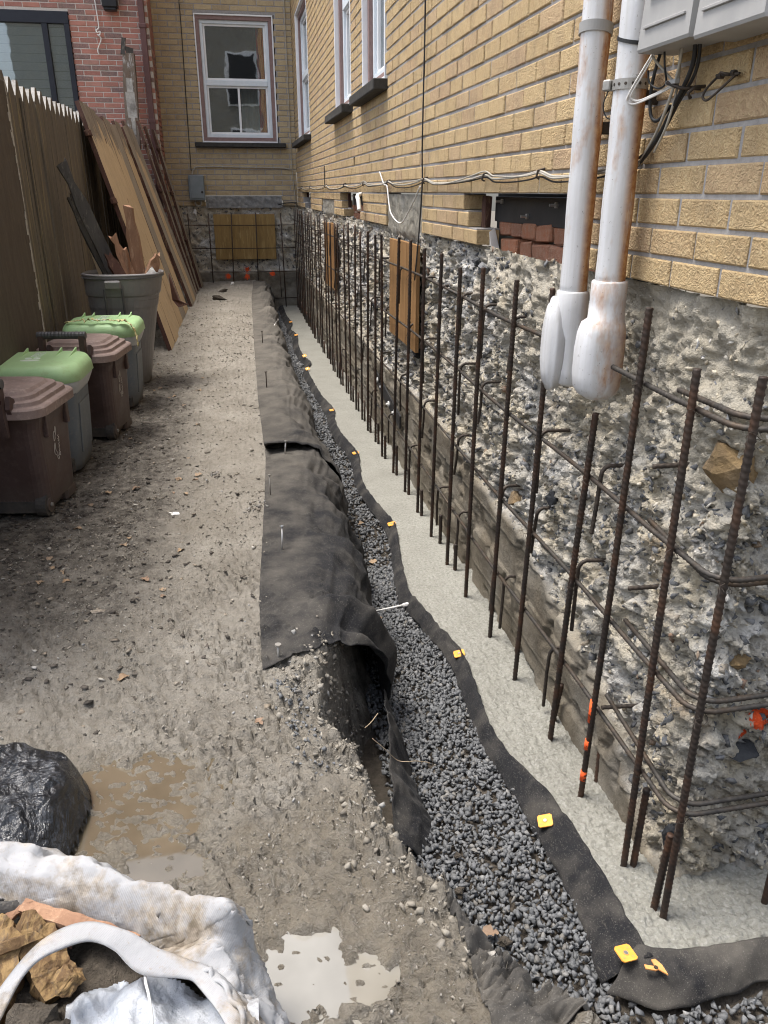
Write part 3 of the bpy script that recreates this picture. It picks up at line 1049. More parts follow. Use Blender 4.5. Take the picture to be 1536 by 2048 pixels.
RY = np.array([1.0, 1.2, 1.4, 1.56, 1.75, 1.92, 2.08, 2.3, 2.57, 2.75, 2.92, 3.12, 3.4, 3.70, 3.92, 4.2, 4.6, 4.95, 5.2, 5.67, 6.1, 6.4, 6.9, 7.5, 8.0, 8.35, 8.8, 9.4, 10.1, 10.6, 11.1, 11.9, 13.2])
RX = np.array([.87, .865, .85, .842, .824, .775, .745, .755, .775, .74, .705, .675, .70, .735, .758, .715, .69, .72, .742, .69, .695, .722, .672, .655, .645, .715, .67, .66, .70, .65, .71, .68, .69])
LX = np.array([.73, .738, .762, .76, .745, .73, .708, .715, .733, .705, .672, .632, .655, .695, .712, .69, .655, .675, .69, .645, .64, .655, .63, .61, .59, .645, .62, .60, .635, .60, .625, .61, .62])
obj('footing', foot_mesh(), M['footing'], kind='structure')

# gravel bed and stones
ya = np.linspace(.75, 13.1, 240)
xa = np.linspace(.22, 1.9, 40)
Yb, Xb = np.meshgrid(ya, xa, indexing='ij')
Zb = -.472 + .012 * fbm(Xb * 5, Yb * 5, 1, 3)
keep = ((Xb < .95) | (Yb < 1.25))
obj('trench_bed', grid_mesh('trench_bed', np.stack([Xb, Yb, Zb], -1), True, flip=True, keep=keep), M['dirt_dark'], kind='structure')
rg = np.random.default_rng(21)
n = 21000
yy = np.concatenate([.9 + 2.6 * rg.random(10500), 3.3 + 9.4 * rg.random(9500)])
lx = np.interp(yy, [.85, 1.0, 1.25, 1.6, 2.0, 2.6, 4, 13], [.50, .44, .37, .36, .36, .37, .42, .46])
rx = np.interp(yy, RY, LX) + .025
xx = lx + (rx - lx) * rg.random(len(yy))
# gravel in front of the corner
n2 = 1500
y2 = .80 + .34 * rg.random(n2)
x2 = .72 + 1.1 * rg.random(n2)
xx, yy = np.concatenate([xx, x2]), np.concatenate([yy, y2])
ok = (crest_dist(xx, yy) > .055) & ~((yy > 1.10) & (xx > .80))
xx, yy = xx[ok], yy[ok]
sz = (.0066 + .0085 * rg.random(len(xx)) ** 1.6) * np.where(yy > 3.6, 1.2, 1.0)
zz = -.462 + .012 * fbm(xx * 5, yy * 5, 1, 3) + rg.random(len(xx)) * .016 + .02 * sstep(.5, .40, xx) * sstep(1.0, 2.0, yy)
tm = [hull_template(100 + k, 9, (1.15, .95, .72)) for k in range(20)]
g = obj('gravel', scatter_mesh('gravel', tm, np.stack([xx, yy, zz], 1), sz, rand_rot(len(xx), rg)), M['gravel'], kind='stuff')
tag(g, 'blue-grey crushed stone gravel lying in the trench between mud bank and footing', 'gravel')

# stones and clods along the broken bank
n = 3000
ti = rg.random(n)
yc = .95 + 1.35 * rg.random(n)
xc = np.interp(yc, [.86, .93, .99, 1.11, 1.25, 1.41, 1.6, 1.75, 1.9, 2.15, 2.4], [.55, .42, .36, .31, .26, .22, .175, .15, .14, .19, .22])
xc = xc + np.abs(rg.normal(size=n)) * .075 * np.where(rg.random(n) < .72, 1, -1) + .008
zc = ground_h(xc, yc)
sz = .0025 + .011 * rg.random(n) ** 4.5
g = obj('bank_rubble', scatter_mesh('bank_rubble', tm, np.stack([xc, yc, zc + sz * .2], 1), sz, rand_rot(n, rg)), M['mud_crumb'], kind='stuff')
tag(g, 'muddy stones and clods crumbling along the cut edge of the yard', 'rubble')
# dark soil lumps left on the gravel
for k_, (x_, y_, s_) in enumerate(((.475, 1.50, .012), (.545, 1.33, .015), (.50, 1.62, .010))):
    o = obj('soil_lump', rock(500 + k_, (s_ * 1.2, s_, s_ * .9), (x_, y_, -.432), 12, 2, .3), M['dirt_dark'])
    tag(o, ['small', 'larger', 'smallest'][k_] + ' dark soil lump on the lower gravel ' + ['between bank and strip', 'below the curled leaf', 'beside the black flap'][k_], 'soil lump')
# pale stones pressed into the mud next to the cut
n = 150
yc = 1.5 + .42 * rg.random(n)
xc = np.interp(yc, [1.41, 1.6, 1.75, 1.9], [.22, .175, .15, .14]) - .07 + rg.normal(size=n) * .028
sz = .004 + .007 * rg.random(n) ** 2
g = obj('pale_stones', scatter_mesh('pale_stones', tm, np.stack([xc, yc, ground_h(xc, yc) + sz * .15], 1), sz, rand_rot(n, rg)), M['gravel'], kind='stuff')
tag(g, 'patch of pale grey stones pressed into the mud above the cut bank', 'stones')

# loose crumbs of mud over the whole yard
n = 21000
yc = np.concatenate([.7 + 2.9 * rg.random(15000), 3.4 + 6 * rg.random(6000)])
xc = -.95 + 1.25 * rg.random(n)
ok = (crest_dist(xc, yc) < .01) & (puddle_mask(xc, yc) < .004) & (fbm(xc * 5, yc * 5, 1.0, 3) + .9 * rg.random(n) > .35)
xc, yc = xc[ok], yc[ok]
sz = (.0016 + .0045 * rg.random(len(xc)) ** 2.6) * (1 + .16 * np.clip(yc - 2, 0, 6))
g = obj('mud_crumbs', scatter_mesh('mud_crumbs', tm, np.stack([xc, yc, ground_h(xc, yc) + sz * .25], 1), sz, rand_rot(len(xc), rg)), M['mud_crumb'], kind='stuff')
tag(g, 'crumbs of trodden mud and grit scattered over the yard', 'mud crumbs')

# bark, chips and leaf crumbs trodden into the yard
n = 15500
yc = 1.55 + 9.3 * rg.random(n) ** 1.55
xc = -1.1 + 1.22 * rg.random(n) ** (1.25)
den = (.25 + .75 * sstep(-.15, -.75, xc) * sstep(7.5, 4, yc)) * sstep(1.6, 2.7, yc + .35 * fbm(xc * 4, yc * 4, 1, 2))
ok = rg.random(n) < den
xc, yc = xc[ok], yc[ok]
n = len(xc)
sz = .003 + .011 * rg.random(n) ** 4
flat = np.stack([sz * 1.5, sz, sz * .35], 1)
tl = [hull_template(200 + k, 8) for k in range(8)]
rr = np.einsum('nij,njk->nik', z_rot(rg.random(n) * 6.28), np.eye(3)[None] + .12 * rg.normal(size=(n, 3, 3)))
g = obj('yard_litter', scatter_mesh('yard_litter', tl, np.stack([xc, yc, ground_h(xc, yc) + sz * .2], 1), flat, rr), M['litter'], kind='stuff')
tag(g, 'dark bark chips and leaf crumbs trodden into the yard by the bins', 'litter')


# ------------------------------------------------------------------ old concrete foundation walls
def zt_old(y):
    return np.interp(y, [1.3, 1.5, 1.7, 1.87, 2.24, 2.5, 2.8, 3.17, 3.6, 4.1, 5.5, 7.4, 13.1], [-.42, -.38, -.20, -.09, -.02, .05, .08, .108, .16, .17, .155, .15, .145])


def foundation(name, path, nrm, yv, zmin, zmax, dz, far, origin):
    """path (n,2) ground line, nrm (n,2) outward normal, yv (n) distance measure"""
    zs = np.linspace(zmin, zmax, int((zmax - zmin) / dz) + 1)
    Px = path[:, None, 0] + 0 * zs
    Py = path[:, None, 1] + 0 * zs
    Yv = yv[:, None] + 0 * zs
    Zs = zs[None] + 0 * Px
    top = zt_old(Yv) + .035 * fbm(Yv * 4, 2.2, 1.1, 3)
    old = sstep(.02, -.02, Zs - top)
    parge = sstep(.62, .86, Zs + .10 * fbm(Yv * 2.5, Zs * 2.5, 1, 3)) * sstep(3.6, 2.4, Yv)
    n1 = fbm(Px * 3.2, Py * 3.2, Zs * 3.2, 3)
    n2 = fbm(Px * 11, Py * 11, Zs * 11, 4, .6)
    n3 = ridge(Px * 30, Py * 30, Zs * 34, 3, .55)
    big = np.clip(fbm(Px * 6 + 5, Py * 6, Zs * 6, 4, .6) - .18, 0, 1)
    f1, f2, rv = worley(Yv * 20 + .3 * n2, Zs * 24 + Px * 20 * (np.abs(nrm[:, None, 0]) < .5) + .4 * n1)
    chips = (rv - .5) * .034 - .014 * sstep(.14, 0, f2 - f1)
    d = .022 * n1 + .024 * n2 + .012 * n3 + chips * (1 - .7 * parge) - .055 * big * (1 - .4 * parge)
    d = np.where(Zs > .85, d * (1 - .35 * sstep(.85, 1.0, Zs)), d) - .012
    board = .0035 * sstep(.007, 0, np.abs(((Zs + .46) % .155) - .02)) + .006 * (np.floor((Zs + .44) / .155) % 2)
    od = .026 + .003 * fbm(Yv * 5, Zs * 9, 1, 3) + board + .006 * np.clip(fbm(Px * 9, Py * 9, Zs * 9, 3), 0, 1) - .02 * sstep(.2, .45, fbm(Px * 6 + 3, Py * 6, Zs * 6, 3))
    dd = d * (1 - old) + od * old
    P = np.stack([Px + nrm[:, None, 0] * dd, Py + nrm[:, None, 1] * dd, Zs], -1)
    return P, old, parge, Yv


# right wall with the outside corner towards the street
yr = [1.47]
while yr[-1] < 13.05:
    yr.append(yr[-1] + max(.0062, .0043 * yr[-1]))
yr = np.array(yr)
FX = 1.025
arc = [(FX + .05 - .05 * math.cos(a), 1.47 - .05 * math.sin(a)) for a in np.linspace(math.pi / 2, 0, 14)[:-1]]
arn = [(-math.cos(a), -math.sin(a)) for a in np.linspace(math.pi / 2, 0, 14)[:-1]]
fr = [(x, 1.42) for x in np.arange(2.0, FX + .052, -.008)]
path = np.array(fr + arc + [(FX, y) for y in yr])
nrm = np.array([(0, -1)] * len(fr) + arn + [(-1, 0)] * len(yr), float)
yv = np.array([1.42 - .0 * i for i in range(len(fr))] + [p[1] for p in arc] + list(yr))
Pf, oldf, pargef, Yvf = foundation('foundation', path, nrm, yv, -.47, 1.085, .0066, False, None)
foundation_root = thing('foundation_wall', 'long broken concrete foundation below the yellow brick wall, stones exposed', 'foundation wall', (1.1, 7, -.45))
me = grid_mesh('concrete_face', Pf, True)
vattr(me, 'old', oldf)
vattr(me, 'parge', pargef)
pt = np.zeros(oldf.shape)
for px_, pz_, r_ in ((1.20, .105, .036), (1.165, .045, .014), (1.23, .33, .02)):
    pt = np.maximum(pt, 1.0 - np.hypot((Pf[..., 0] - px_), (Pf[..., 2] - pz_) * 1.4) / r_ * .5 + 10 * np.minimum(0, 1.47 - Pf[..., 1]))
vattr(me, 'paint', np.clip(pt, 0, 1))
obj('concrete_face', me, M['found'], foundation_root)


def embed(P, old, parge, Yv, N, seed, ymax, ypow, base=(.0075, .022), nr=None):
    r = np.random.default_rng(seed)
    nu, nv = P.shape[:2]
    # area weights so that the density stays even on the stretched grid
    du = np.linalg.norm(np.gradient(P[..., :2], axis=0), axis=-1)
    w = du * (1 - old) * (1 - .86 * parge) * np.where(Yv < ymax, np.exp(-Yv * ypow), 0)
    w = w * (.35 + 1.0 * sstep(-.25, .3, fbm(P[..., 0] * 4, P[..., 1] * 4, P[..., 2] * 4, 3)))
    w = w.ravel() / w.sum()
    ix = r.choice(nu * nv, N, p=w)
    pos = P.reshape(-1, 3)[ix]
    y_ = Yv.ravel()[ix]
    sz = (base[0] + (base[1] - base[0]) * r.random(N) ** 2.2) * (1 + .10 * np.clip(y_ - 2, 0, 4))
    nn = np.repeat(nr[:, None, :], nv, 1).reshape(-1, 2)[ix]
    nn = np.concatenate([nn, np.zeros((N, 1))], 1)
    pos = pos - nn * (sz * (.55 * r.random(N) + .02))[:, None]
    return pos, sz, rand_rot(N, r)


ta = [hull_template(300 + k, 7, (1.3, .95, .6)) for k in range(20)]
pos, sz, rr = embed(Pf, oldf, pargef, Yvf, 6600, 5, 99, .16, nr=nrm)
g = obj('exposed_stones', scatter_mesh('exposed_stones', ta, pos, sz, rr), M['aggregate'], foundation_root, kind='stuff')
pos, sz, rr = embed(Pf, oldf, pargef * .5, Yvf, 9000, 6, 99, .22, (.004, .013), nr=nrm)
obj('mortar_crumbs', scatter_mesh('mortar_crumbs', ta, pos, sz, rr), M['crumb'], foundation_root, kind='stuff')
# a few big field stones showing in the break
big = [((1.05, 1.475, .735), (.06, .065, .075), 'stone_brown', 41), ((1.035, 1.438, -.285), (.028, .028, .055), 'stone_dark', 42), ((1.01, 2.35, .335), (.03, .05, .03), 'stone_dark', 43),
       ((1.10, 1.425, .26), (.05, .025, .02), 'stone_brown', 44), ((1.008, 4.5, .42), (.03, .05, .03), 'stone_dark', 45), ((1.02, 3.3, 1.0), (.03, .035, .03), 'aggregate', 46),
       ((1.012, 3.36, 1.02), (.025, .035, .02), 'stone_dark', 47), ((1.02, 2.75, .18), (.03, .05, .035), 'stone_brown', 48), ((1.16, 1.41, .0), (.05, .03, .035), 'stone_dark', 49), ((1.02, 6.0, .5), (.03, .06, .04), 'stone_dark', 50)]
for c, s_, m_, sd in big:
    obj('field_stone', rock(sd, s_, c), M[m_], foundation_root)
# steel strap bolted to the old footing
mb = MB()
mb.box((.972, 5.28, -.02), (.012, .98, .085), Euler((R(6.5), 0, 0)))
st = obj('steel_plate', mb, M['steel_black'], foundation_root)
for y, z in ((5.62, .02), (5.42, .015), (5.16, -.045), (4.95, -.05)):
    mb = MB()
    mb.tube([(.968, y, z), (.945, y, z)], .008, 6)
    mb.tube([(.967, y, z), (.958, y, z)], .02, 6)
    obj('anchor_bolt', mb, M['paper'], st)

# back wall foundation
xb_ = np.arange(1.06, -1.35, -.024)
path = np.stack([xb_, np.full(len(xb_), 13.035)], 1)
nb = np.tile(np.array([[0.0, -1.0]]), (len(xb_), 1))
Pb, oldb, pargeb, Yvb = foundation('back', path, nb, xb_ * 1.0 + 9.0, -.47, 1.11, .022, True, None)
back_found = thing('foundation_wall', 'short broken concrete foundation across the far end of the trench', 'foundation wall', (0, 13.1, -.45))
me = grid_mesh('concrete_face', Pb, True)
vattr(me, 'old', oldb)
vattr(me, 'parge', pargeb * 0)
pt = np.zeros(oldb.shape)
for px_, pz_ in ((-.13, .07), (.16, .06), (.17, .17), (.56, .10)):
    pt = np.maximum(pt, 1.0 - np.hypot(Pb[..., 0] - px_, Pb[..., 2] - pz_) / .04 * .5)
vattr(me, 'paint', np.clip(pt, 0, 1))
obj('concrete_face', me, M['found'], back_found)
pos, sz, rr = embed(Pb, oldb, pargeb, Yvb, 700, 8, 99, .0, (.010, .026), nr=nb)
obj('exposed_stones', scatter_mesh('exposed_stones', ta, pos, sz, rr), M['aggregate'], back_found, kind='stuff')

# ------------------------------------------------------------------ brick walls
def brick_shape(L, H, D):
    """face towards local -Y, length along X, back open"""
    c = .0035
    V, F = [], []
    x0, x1, z0, z1 = -L / 2, L / 2, -H / 2, H / 2
    V = [(x0 + c, 0, z0 + c), (x1 - c, 0, z0 + c), (x1 - c, 0, z1 - c), (x0 + c, 0, z1 - c),
         (x0, c, z0), (x1, c, z0), (x1, c, z1), (x0, c, z1),
         (x0, D, z0), (x1, D, z0), (x1, D, z1), (x0, D, z1)]
    F = [(0, 1, 2, 3)]
    for a in range(4):
        b = (a + 1) % 4
        F += [(a, 4 + a, 4 + b, b), (4 + a, 8 + a, 8 + b, 4 + b)]
    return np.array(V, float), F


def brick_cut(u0, u1, holes, z):
    """intervals of [u0,u1] left after removing holes that cover height z"""
    iv = [(u0, u1)]
    for a, b, z0, z1 in holes:
        if z0 - .004 < z < z1 + .004:
            nx = []
            for s, e in iv:
                if b <= s or a >= e:
                    nx.append((s, e))
                else:
                    if a > s:
                        nx.append((s, a))
                    if b < e:
                        nx.append((b, e))
            iv = nx
    return [(s, e) for s, e in iv if e - s > .035]


def rects_minus(u0, u1, z0, z1, holes):
    us = sorted({u0, u1, *[min(max(t, u0), u1) for h in holes for t in h[:2]]})
    zs = sorted({z0, z1, *[min(max(t, z0), z1) for h in holes for t in h[2:]]})
    out = []
    for za, zb in zip(zs[:-1], zs[1:]):
        run = None
        for ua, ub in zip(us[:-1], us[1:]):
            cu, cz = (ua + ub) / 2, (za + zb) / 2
            hole = any(h[0] < cu < h[1] and h[2] < cz < h[3] for h in holes)
            if hole:
                if run:
                    out.append((*run, za, zb))
                run = None
            else:
                run = (run[0], ub) if run else (ua, ub)
        if run:
            out.append((*run, za, zb))
    return out


def brick_wall(root, place, rot, u0, u1, z0, z1, pitch, h, joint, off, holes, mat, score, core_mat, core_d=.10, nparts=298, D=.10, cholder=None, flip=False):
    """place(u,z,depth) gives a world point on the wall; bricks with the highest score become parts"""
    items = []
    k = 0
    while z0 + k * h < z1 - .02:
        zc = z0 + k * h + (h - joint) / 2
        o = off[k % 2]
        i0 = math.floor((u0 - o) / pitch) - 1
        i1 = math.ceil((u1 - o) / pitch) + 1
        for i in range(i0, i1):
            a, b = o + i * pitch + joint / 2, o + (i + 1) * pitch - joint / 2
            a, b = max(a, u0), min(b, u1)
            if b - a < .03:
                continue
            for s, e in brick_cut(a, b, holes, zc):
                items.append(((s + e) / 2, zc, e - s))
        k += 1
    items.sort(key=lambda t: -score(t[0], t[1]))
    full = round(pitch - joint, 4)
    cache = {}
    for n, (u, z, L) in enumerate(items[:nparts]):
        key = round(L, 3)
        if key not in cache:
            V, F = brick_shape(L, h - joint, D)
            me = MB().add(V, F).mesh('brick')
            me.materials.append(mat)
            cache[key] = me
        p = place(u, z, random.uniform(-.0022, .0022))
        obj('brick', cache[key], mat, root, loc=p, rot=(random.uniform(-.006, .006), random.uniform(-.006, .006), rot + random.uniform(-.006, .006)))
    mb = MB()
    c, s = math.cos(rot), math.sin(rot)
    for u, z, L in items[nparts:]:
        V, F = brick_shape(L, h - joint, D)
        p = place(u, z, random.uniform(-.002, .002))
        W = [(p[0] + c * v[0] - s * v[1], p[1] + s * v[0] + c * v[1], p[2] + v[2]) for v in V]
        mb.add(W, F)
    if mb.v:
        o = obj('brickwork', mb, mat, root, kind='stuff')
    cb = MB()
    inner = [(h_[0] - .014, h_[1] + .014, h_[2] - .004, h_[3] + .004) for h_ in holes]
    for ua, ub, za, zb in rects_minus(u0, u1, z0, z1, inner):
        a, b = place(ua, za, .0048), place(ub, zb, .0048 + core_d)
        cb.box([(a[i] + b[i]) / 2 for i in range(3)], [max(abs(a[i] - b[i]), .001) for i in range(3)])
    obj('mortar', cb, core_mat, root)


def window_unit(parent, place, u0, u1, z0, z1, frame_m, trim_m, dep, split=None, mull=None, axis=1):
    """double hung window set back by dep; members butt end to end"""
    def bx(mb, ua, ub, za, zb, da, db):
        a, b = place(ua, za, da), place(ub, zb, db)
        mb.box([(a[i] + b[i]) / 2 for i in range(3)], [abs(a[i] - b[i]) for i in range(3)], bev=.003)

    def ring(mb, ua, ub, za, zb, w, da, db):
        bx(mb, ua, ub, za, za + w, da, db)
        bx(mb, ua, ub, zb - w, zb, da, db)
        bx(mb, ua, ua + w, za + w, zb - w, da, db)
        bx(mb, ub - w, ub, za + w, zb - w, da, db)
    mb = MB()
    ring(mb, u0 + .002, u1 - .002, z0 + .002, z1 - .002, .02, -.004, dep - .02)
    win = obj('window', mb, M['white_paint'], parent)
    mb = MB()
    ring(mb, u0 + .022, u1 - .022, z0 + .022, z1 - .022, .05, dep - .075, dep + .02)
    obj('trim', mb, trim_m, win)
    mb = MB()
    a, b, c, d = u0 + .072, u1 - .072, z0 + .072, z1 - .072
    ring(mb, a, b, c, d, .045, dep - .045, dep + .03)
    obj('frame', mb, frame_m, win)
    a, b, c, d = a + .045, b - .045, c + .045, d - .045
    zm = c + (d - c) * (split or .5)
    mb = MB()
    bx(mb, a, b, zm - .035, zm + .035, dep - .05, dep + .025)
    obj('meeting_rail', mb, frame_m, win)
    mb = MB()
    ring(mb, a, b, zm + .035, d, .028, dep - .022, dep + .02)
    obj('sash', mb, M['white_paint'], win)
    mb = MB()
    ring(mb, a, b, c, zm - .035, .028, dep - .022, dep + .02)
    if mull:
        um = a + (b - a) * mull
        bx(mb, um - .016, um + .016, c + .028, zm - .063, dep - .026, dep + .016)
    obj('sash', mb, M['white_paint'], win)
    for za, zb in ((zm + .063, d - .028), (c + .028, zm - .063)):
        mb = MB()
        bx(mb, a + .028, b - .028, za, zb, dep, dep + .006)
        obj('pane', mb, M['glass'], win)
    return win


# ---- right wall: yellow brick, faces -X ------------------------------------------------
BZ0, BH, BP, BJ = 1.092, .0675, .199, .010
rw = thing('brick_building', 'long yellow brick side wall rising above the trench on its concrete foundation', 'building', (1.05, 7, BZ0))


def rp(u, z, d):
    return (1.0 + d, u, z)


W1, W2, W3 = (5.50, 6.42, 1.953, 3.62), (7.02, 8.02, 1.953, 3.62), (10.62, 12.30, 1.953, 3.50)
kz = [BZ0 + k * BH for k in range(8)]
holes_r = [W1, W2, W3,
           (2.285, 3.36, kz[0] - .01, kz[1]), (2.285, 3.50, kz[1], kz[2]), (2.285, 3.575, kz[2], kz[3] - .006),
           (4.40, 5.47, kz[0] - .01, kz[3] - .006), (8.33, 9.51, kz[0] - .01, kz[2] + .015),
           (6.62, 7.62, kz[0] - .01, kz[1]), (6.48, 7.74, kz[1], kz[2]), (6.48, 7.85, kz[2], kz[3] - .006),
           (10.84, 11.7, kz[0] - .01, kz[1]), (10.84, 12.0, kz[1], kz[2]), (10.84, 12.15, kz[2], kz[3] - .006),
           (6.86, 6.955, kz[6], kz[7] - .01)]
for y0, y1, zb in ((5.42, 6.51, 1.885), (6.96, 8.18, 1.885), (10.54, 12.55, 1.880)):
    holes_r.append((y0, y1, zb, zb + .066))
brick_wall(rw, rp, R(-90), 1.36, 13.0, BZ0, 6.6, BP, BH, BJ, (1.568, 1.48), holes_r, M['brick_y'],
           lambda u, z: -(u * 1.0 + max(0, z - 1.95 - .09 * max(0, u - 4)) * 30 + (z - 1.1) * .4), M['mortar'])
# end wall facing the street
mb = MB()
mb.box((3.1, 1.42, 5.75), (3.9, .12, 9.3))
obj('street_face', mb, M['brick_y'], rw)
mb = MB()
mb.box((3.1, 7.2, 10.46), (4.2, 12.2, .12))
obj('roof', mb, M['brown_metal'], rw)
mb = MB()
mb.box((1.06, 7.19, 8.5), (.12, 11.62, 3.8))
obj('upper_storeys', mb, M['brick_y'], rw)
for (y0, y1, zb), W in zip(((5.42, 6.51, 1.885), (6.96, 8.18, 1.885), (10.54, 12.55, 1.880)), (W1, W2, W3)):
    win = window_unit(rw, rp, *W, M['pale_frame'], M['brown_trim'], .11)
    mb = MB()
    mb.box((.985, (y0 + y1) / 2, zb + .033), (.15, y1 - y0, .064), bev=.006, jit=.002)
    obj('window_sill', mb, M['dark_sill'], rw)
# interior behind the windows
mb = MB()
mb.box((1.75, 9.1, 2.8), (.02, 7.6, 2.6))
obj('interior_wall', mb, M['room_dark'], rw)
# concrete patches in the brickwork
for y0, y1, za, zb in ((4.405, 5.465, .985, kz[3] - .01), (8.335, 9.505, 1.0, kz[2] + .012)):
    yy_, zz_ = np.meshgrid(np.linspace(y0, y1, 60), np.linspace(za, zb, 34), indexing='ij')
    P = np.stack([1.012 - .008 * fbm(yy_ * 14, zz_ * 14, 1, 4) + .03 * sstep(za + .1, za, zz_), yy_, zz_ + .02 * fbm(yy_ * 9, 1.0, 3.0, 3) * sstep(za + .06, za, zz_)], -1)
    obj('concrete_patch', grid_mesh('concrete_patch', P, True), M['conc_block'], rw)
# open pockets with the old masonry behind
for y0, y1, nr_ in ((2.285, 3.58, 2), (6.48, 7.86, 2), (10.84, 12.16, 2)):
    mb = MB()
    mb.box((1.20, (y0 + y1) / 2, 1.17), (.02, y1 - y0 + .2, .36))
    obj('pocket_back', mb, M['steel_black'], rw)
    mb = MB()
    mb.box((1.115, (y0 + y1) / 2 - .05, 1.232), (.02, y1 - y0 - .16, .098), bev=.002)
    beam = obj('steel_beam', mb, M['steel_black'], rw)
    for t, zz_ in ((.86, 1.262), (.62, 1.212), (.40, 1.256), (.20, 1.20)):
        y = y0 + (y1 - y0) * t - .05
        mb = MB()
        mb.tube([(1.105, y, zz_), (1.096, y, zz_)], .011, 6)
        mb.tube([(1.096, y, zz_), (1.075, y, zz_)], .005, 6)
        obj('bolt', mb, M['zinc'], beam)
    y = y0 + .02
    k = 0
    for row in (0, 1):
        y = y0 + (.0 if row else .04)
        while y < y1 - .25:
            L = random.uniform(.11, .2)
            gap = .035 if abs(y - (y0 + .62)) < .12 and row == 0 else .012
            mb = MB()
            mb.box((1.15 + random.uniform(-.010, .010), y + L / 2, 1.092 + row * .066), (.10, L, .058), Euler((random.uniform(-.05, .05), random.uniform(-.04, .04), 0)), bev=.006, jit=.003)
            obj('old_brick', mb, M['brick_o'], rw)
            y += L + gap
    mb = MB()
    mb.box((1.19, (y0 + y1) / 2, 1.10), (.03, y1 - y0, .2))
    obj('old_mortar', mb, M['conc_block'], rw)
    mb = MB()
    mb.box((1.075, y1 - .10, 1.215), (.03, .05, .13), jit=.004)
    obj('wood_shim', mb, M['plank_edge'], rw)
    mb = MB()
    mb.box((1.07, y1 - .2, 1.12), (.04, .05, .07), jit=.012)
    obj('mortar_lump', mb, M['paper'], rw)

# ---- back wall: yellow brick, faces -Y -------------------------------------------------
bw = thing('brick_building', 'yellow brick wall closing the far end of the yard with one white window', 'building', (0, 13.05, 1.09))


def bp(u, z, d):
    return (u, 13.0 + d, z)


WB = (-.36, .745, 1.965, 3.605)
holes_b = [WB, (-.385, .76, 1.0, 1.238), (-.47, .85, 1.905, 1.962)]
brick_wall(bw, bp, 0.0, -1.3, .998, 1.10, 5.4, .248, .0727, .012, (.03, .155), holes_b, M['brick_yb'],
           lambda u, z: -max(abs(u) * .2, 0) - max(0, z - 3.75) * 5 + min(0, (u + .95)) * 20 - abs(z - 2.4) * .02, M['mortar'])
mb = MB()
mb.box((-.15, 13.06, 7.9), (2.2, .12, 5.0))
obj('upper_storeys', mb, M['brick_yb'], bw)
win = window_unit(bw, bp, *WB, M['pale_frame'], M['brown_trim'], .09, .475, .52)
mb = MB()
mb.box((.19, 12.97, 1.934), (1.32, .16, .056), bev=.006, jit=.002)
obj('window_sill', mb, M['dark_sill'], bw)
# scratched concrete lintel above the cellar opening
xx_, zz_ = np.meshgrid(np.linspace(-.38, .756, 70), np.linspace(1.07, 1.236, 20), indexing='ij')
P = np.stack([xx_, 12.985 - .01 * fbm(xx_ * 14, zz_ * 14, 1, 4) - .008 * ridge(xx_ * 12 + zz_ * 14, zz_ * 3, 2, 2), zz_], -1)
obj('lintel', grid_mesh('lintel', P, True, flip=True), M['conc_lintel'], bw)
# room behind the back window, with curtains
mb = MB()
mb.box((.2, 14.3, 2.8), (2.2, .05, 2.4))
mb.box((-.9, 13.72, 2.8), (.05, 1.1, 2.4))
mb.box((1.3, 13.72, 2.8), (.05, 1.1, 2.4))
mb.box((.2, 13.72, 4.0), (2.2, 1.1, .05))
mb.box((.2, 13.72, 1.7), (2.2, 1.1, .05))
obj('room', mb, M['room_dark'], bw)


def curtain(parent, u0, u1, z0, z1, y, mat, amp=.02, n=40):
    u_, z_ = np.meshgrid(np.linspace(u0, u1, n), np.linspace(z0, z1, 8), indexing='ij')
    P = np.stack([u_, y + amp * np.sin((u_ - u0) / (u1 - u0) * 26) + .01 * np.sin(u_ * 60), z_], -1)
    o = obj('curtain', grid_mesh('curtain', P, True, flip=True), mat, parent)
    return o


curtain(bw, .50, .64, 2.0, 3.55, 13.24, M['curtain_red'])
curtain(bw, .24, .52, 1.98, 2.8, 13.28, M['curtain_pale'], .025)
# plywood over the cellar window
mb = MB()
mb.box((.17, 12.975, .652), (.925, .02, .655), bev=.002)
ply = obj('plywood_sheet', mb, M['ply'])
tag(ply, 'wide varnished plywood sheet closing the cellar window at the far end', 'plywood sheet')
for (y0, y1, za, zb, lab) in ((4.40, 5.20, .44, 1.025, 'orange plywood board over the nearer cellar opening behind the rebar'), (8.22, 9.11, .36, 1.0, 'narrow looking plywood board over the farther cellar opening in the long foundation')):
    root = thing('plywood_cover', lab, 'plywood sheet', (1.0, (y0 + y1) / 2, za))
    n_ = 3
    w = (y1 - y0) / n_
    for k in range(n_):
        mb = MB()
        mb.box((.985, y0 + w * (k + .5), (za + zb) / 2 + random.uniform(-.006, .006)), (.022, w - .005, zb - za), bev=.002)
        obj('board', mb, M['ply_o'], root)

# ---- red brick house on the left, faces -Y ----------------------------------------------
HY = 12.25
rh = thing('red_brick_house', 'red brick house with white joints behind the fence at the back left', 'house', (-2.5, HY, 0))


def hp(u, z, d):
    return (u, HY + d, z)


HW = (-3.9, -1.905, 1.3, 3.43)
brick_wall(rh, hp, 0.0, -3.95, -.915, 0.9, 5.2, .214, .0626, .010, (.02, .127), [HW], M['brick_r'],
           lambda u, z: -max(0, z - 3.7) * 9 - max(0, 1.9 - z) * 9 - max(0, -2.9 - u) * 8 - abs(u + 1.4) * .05, M['mortar_light'], D=.06)
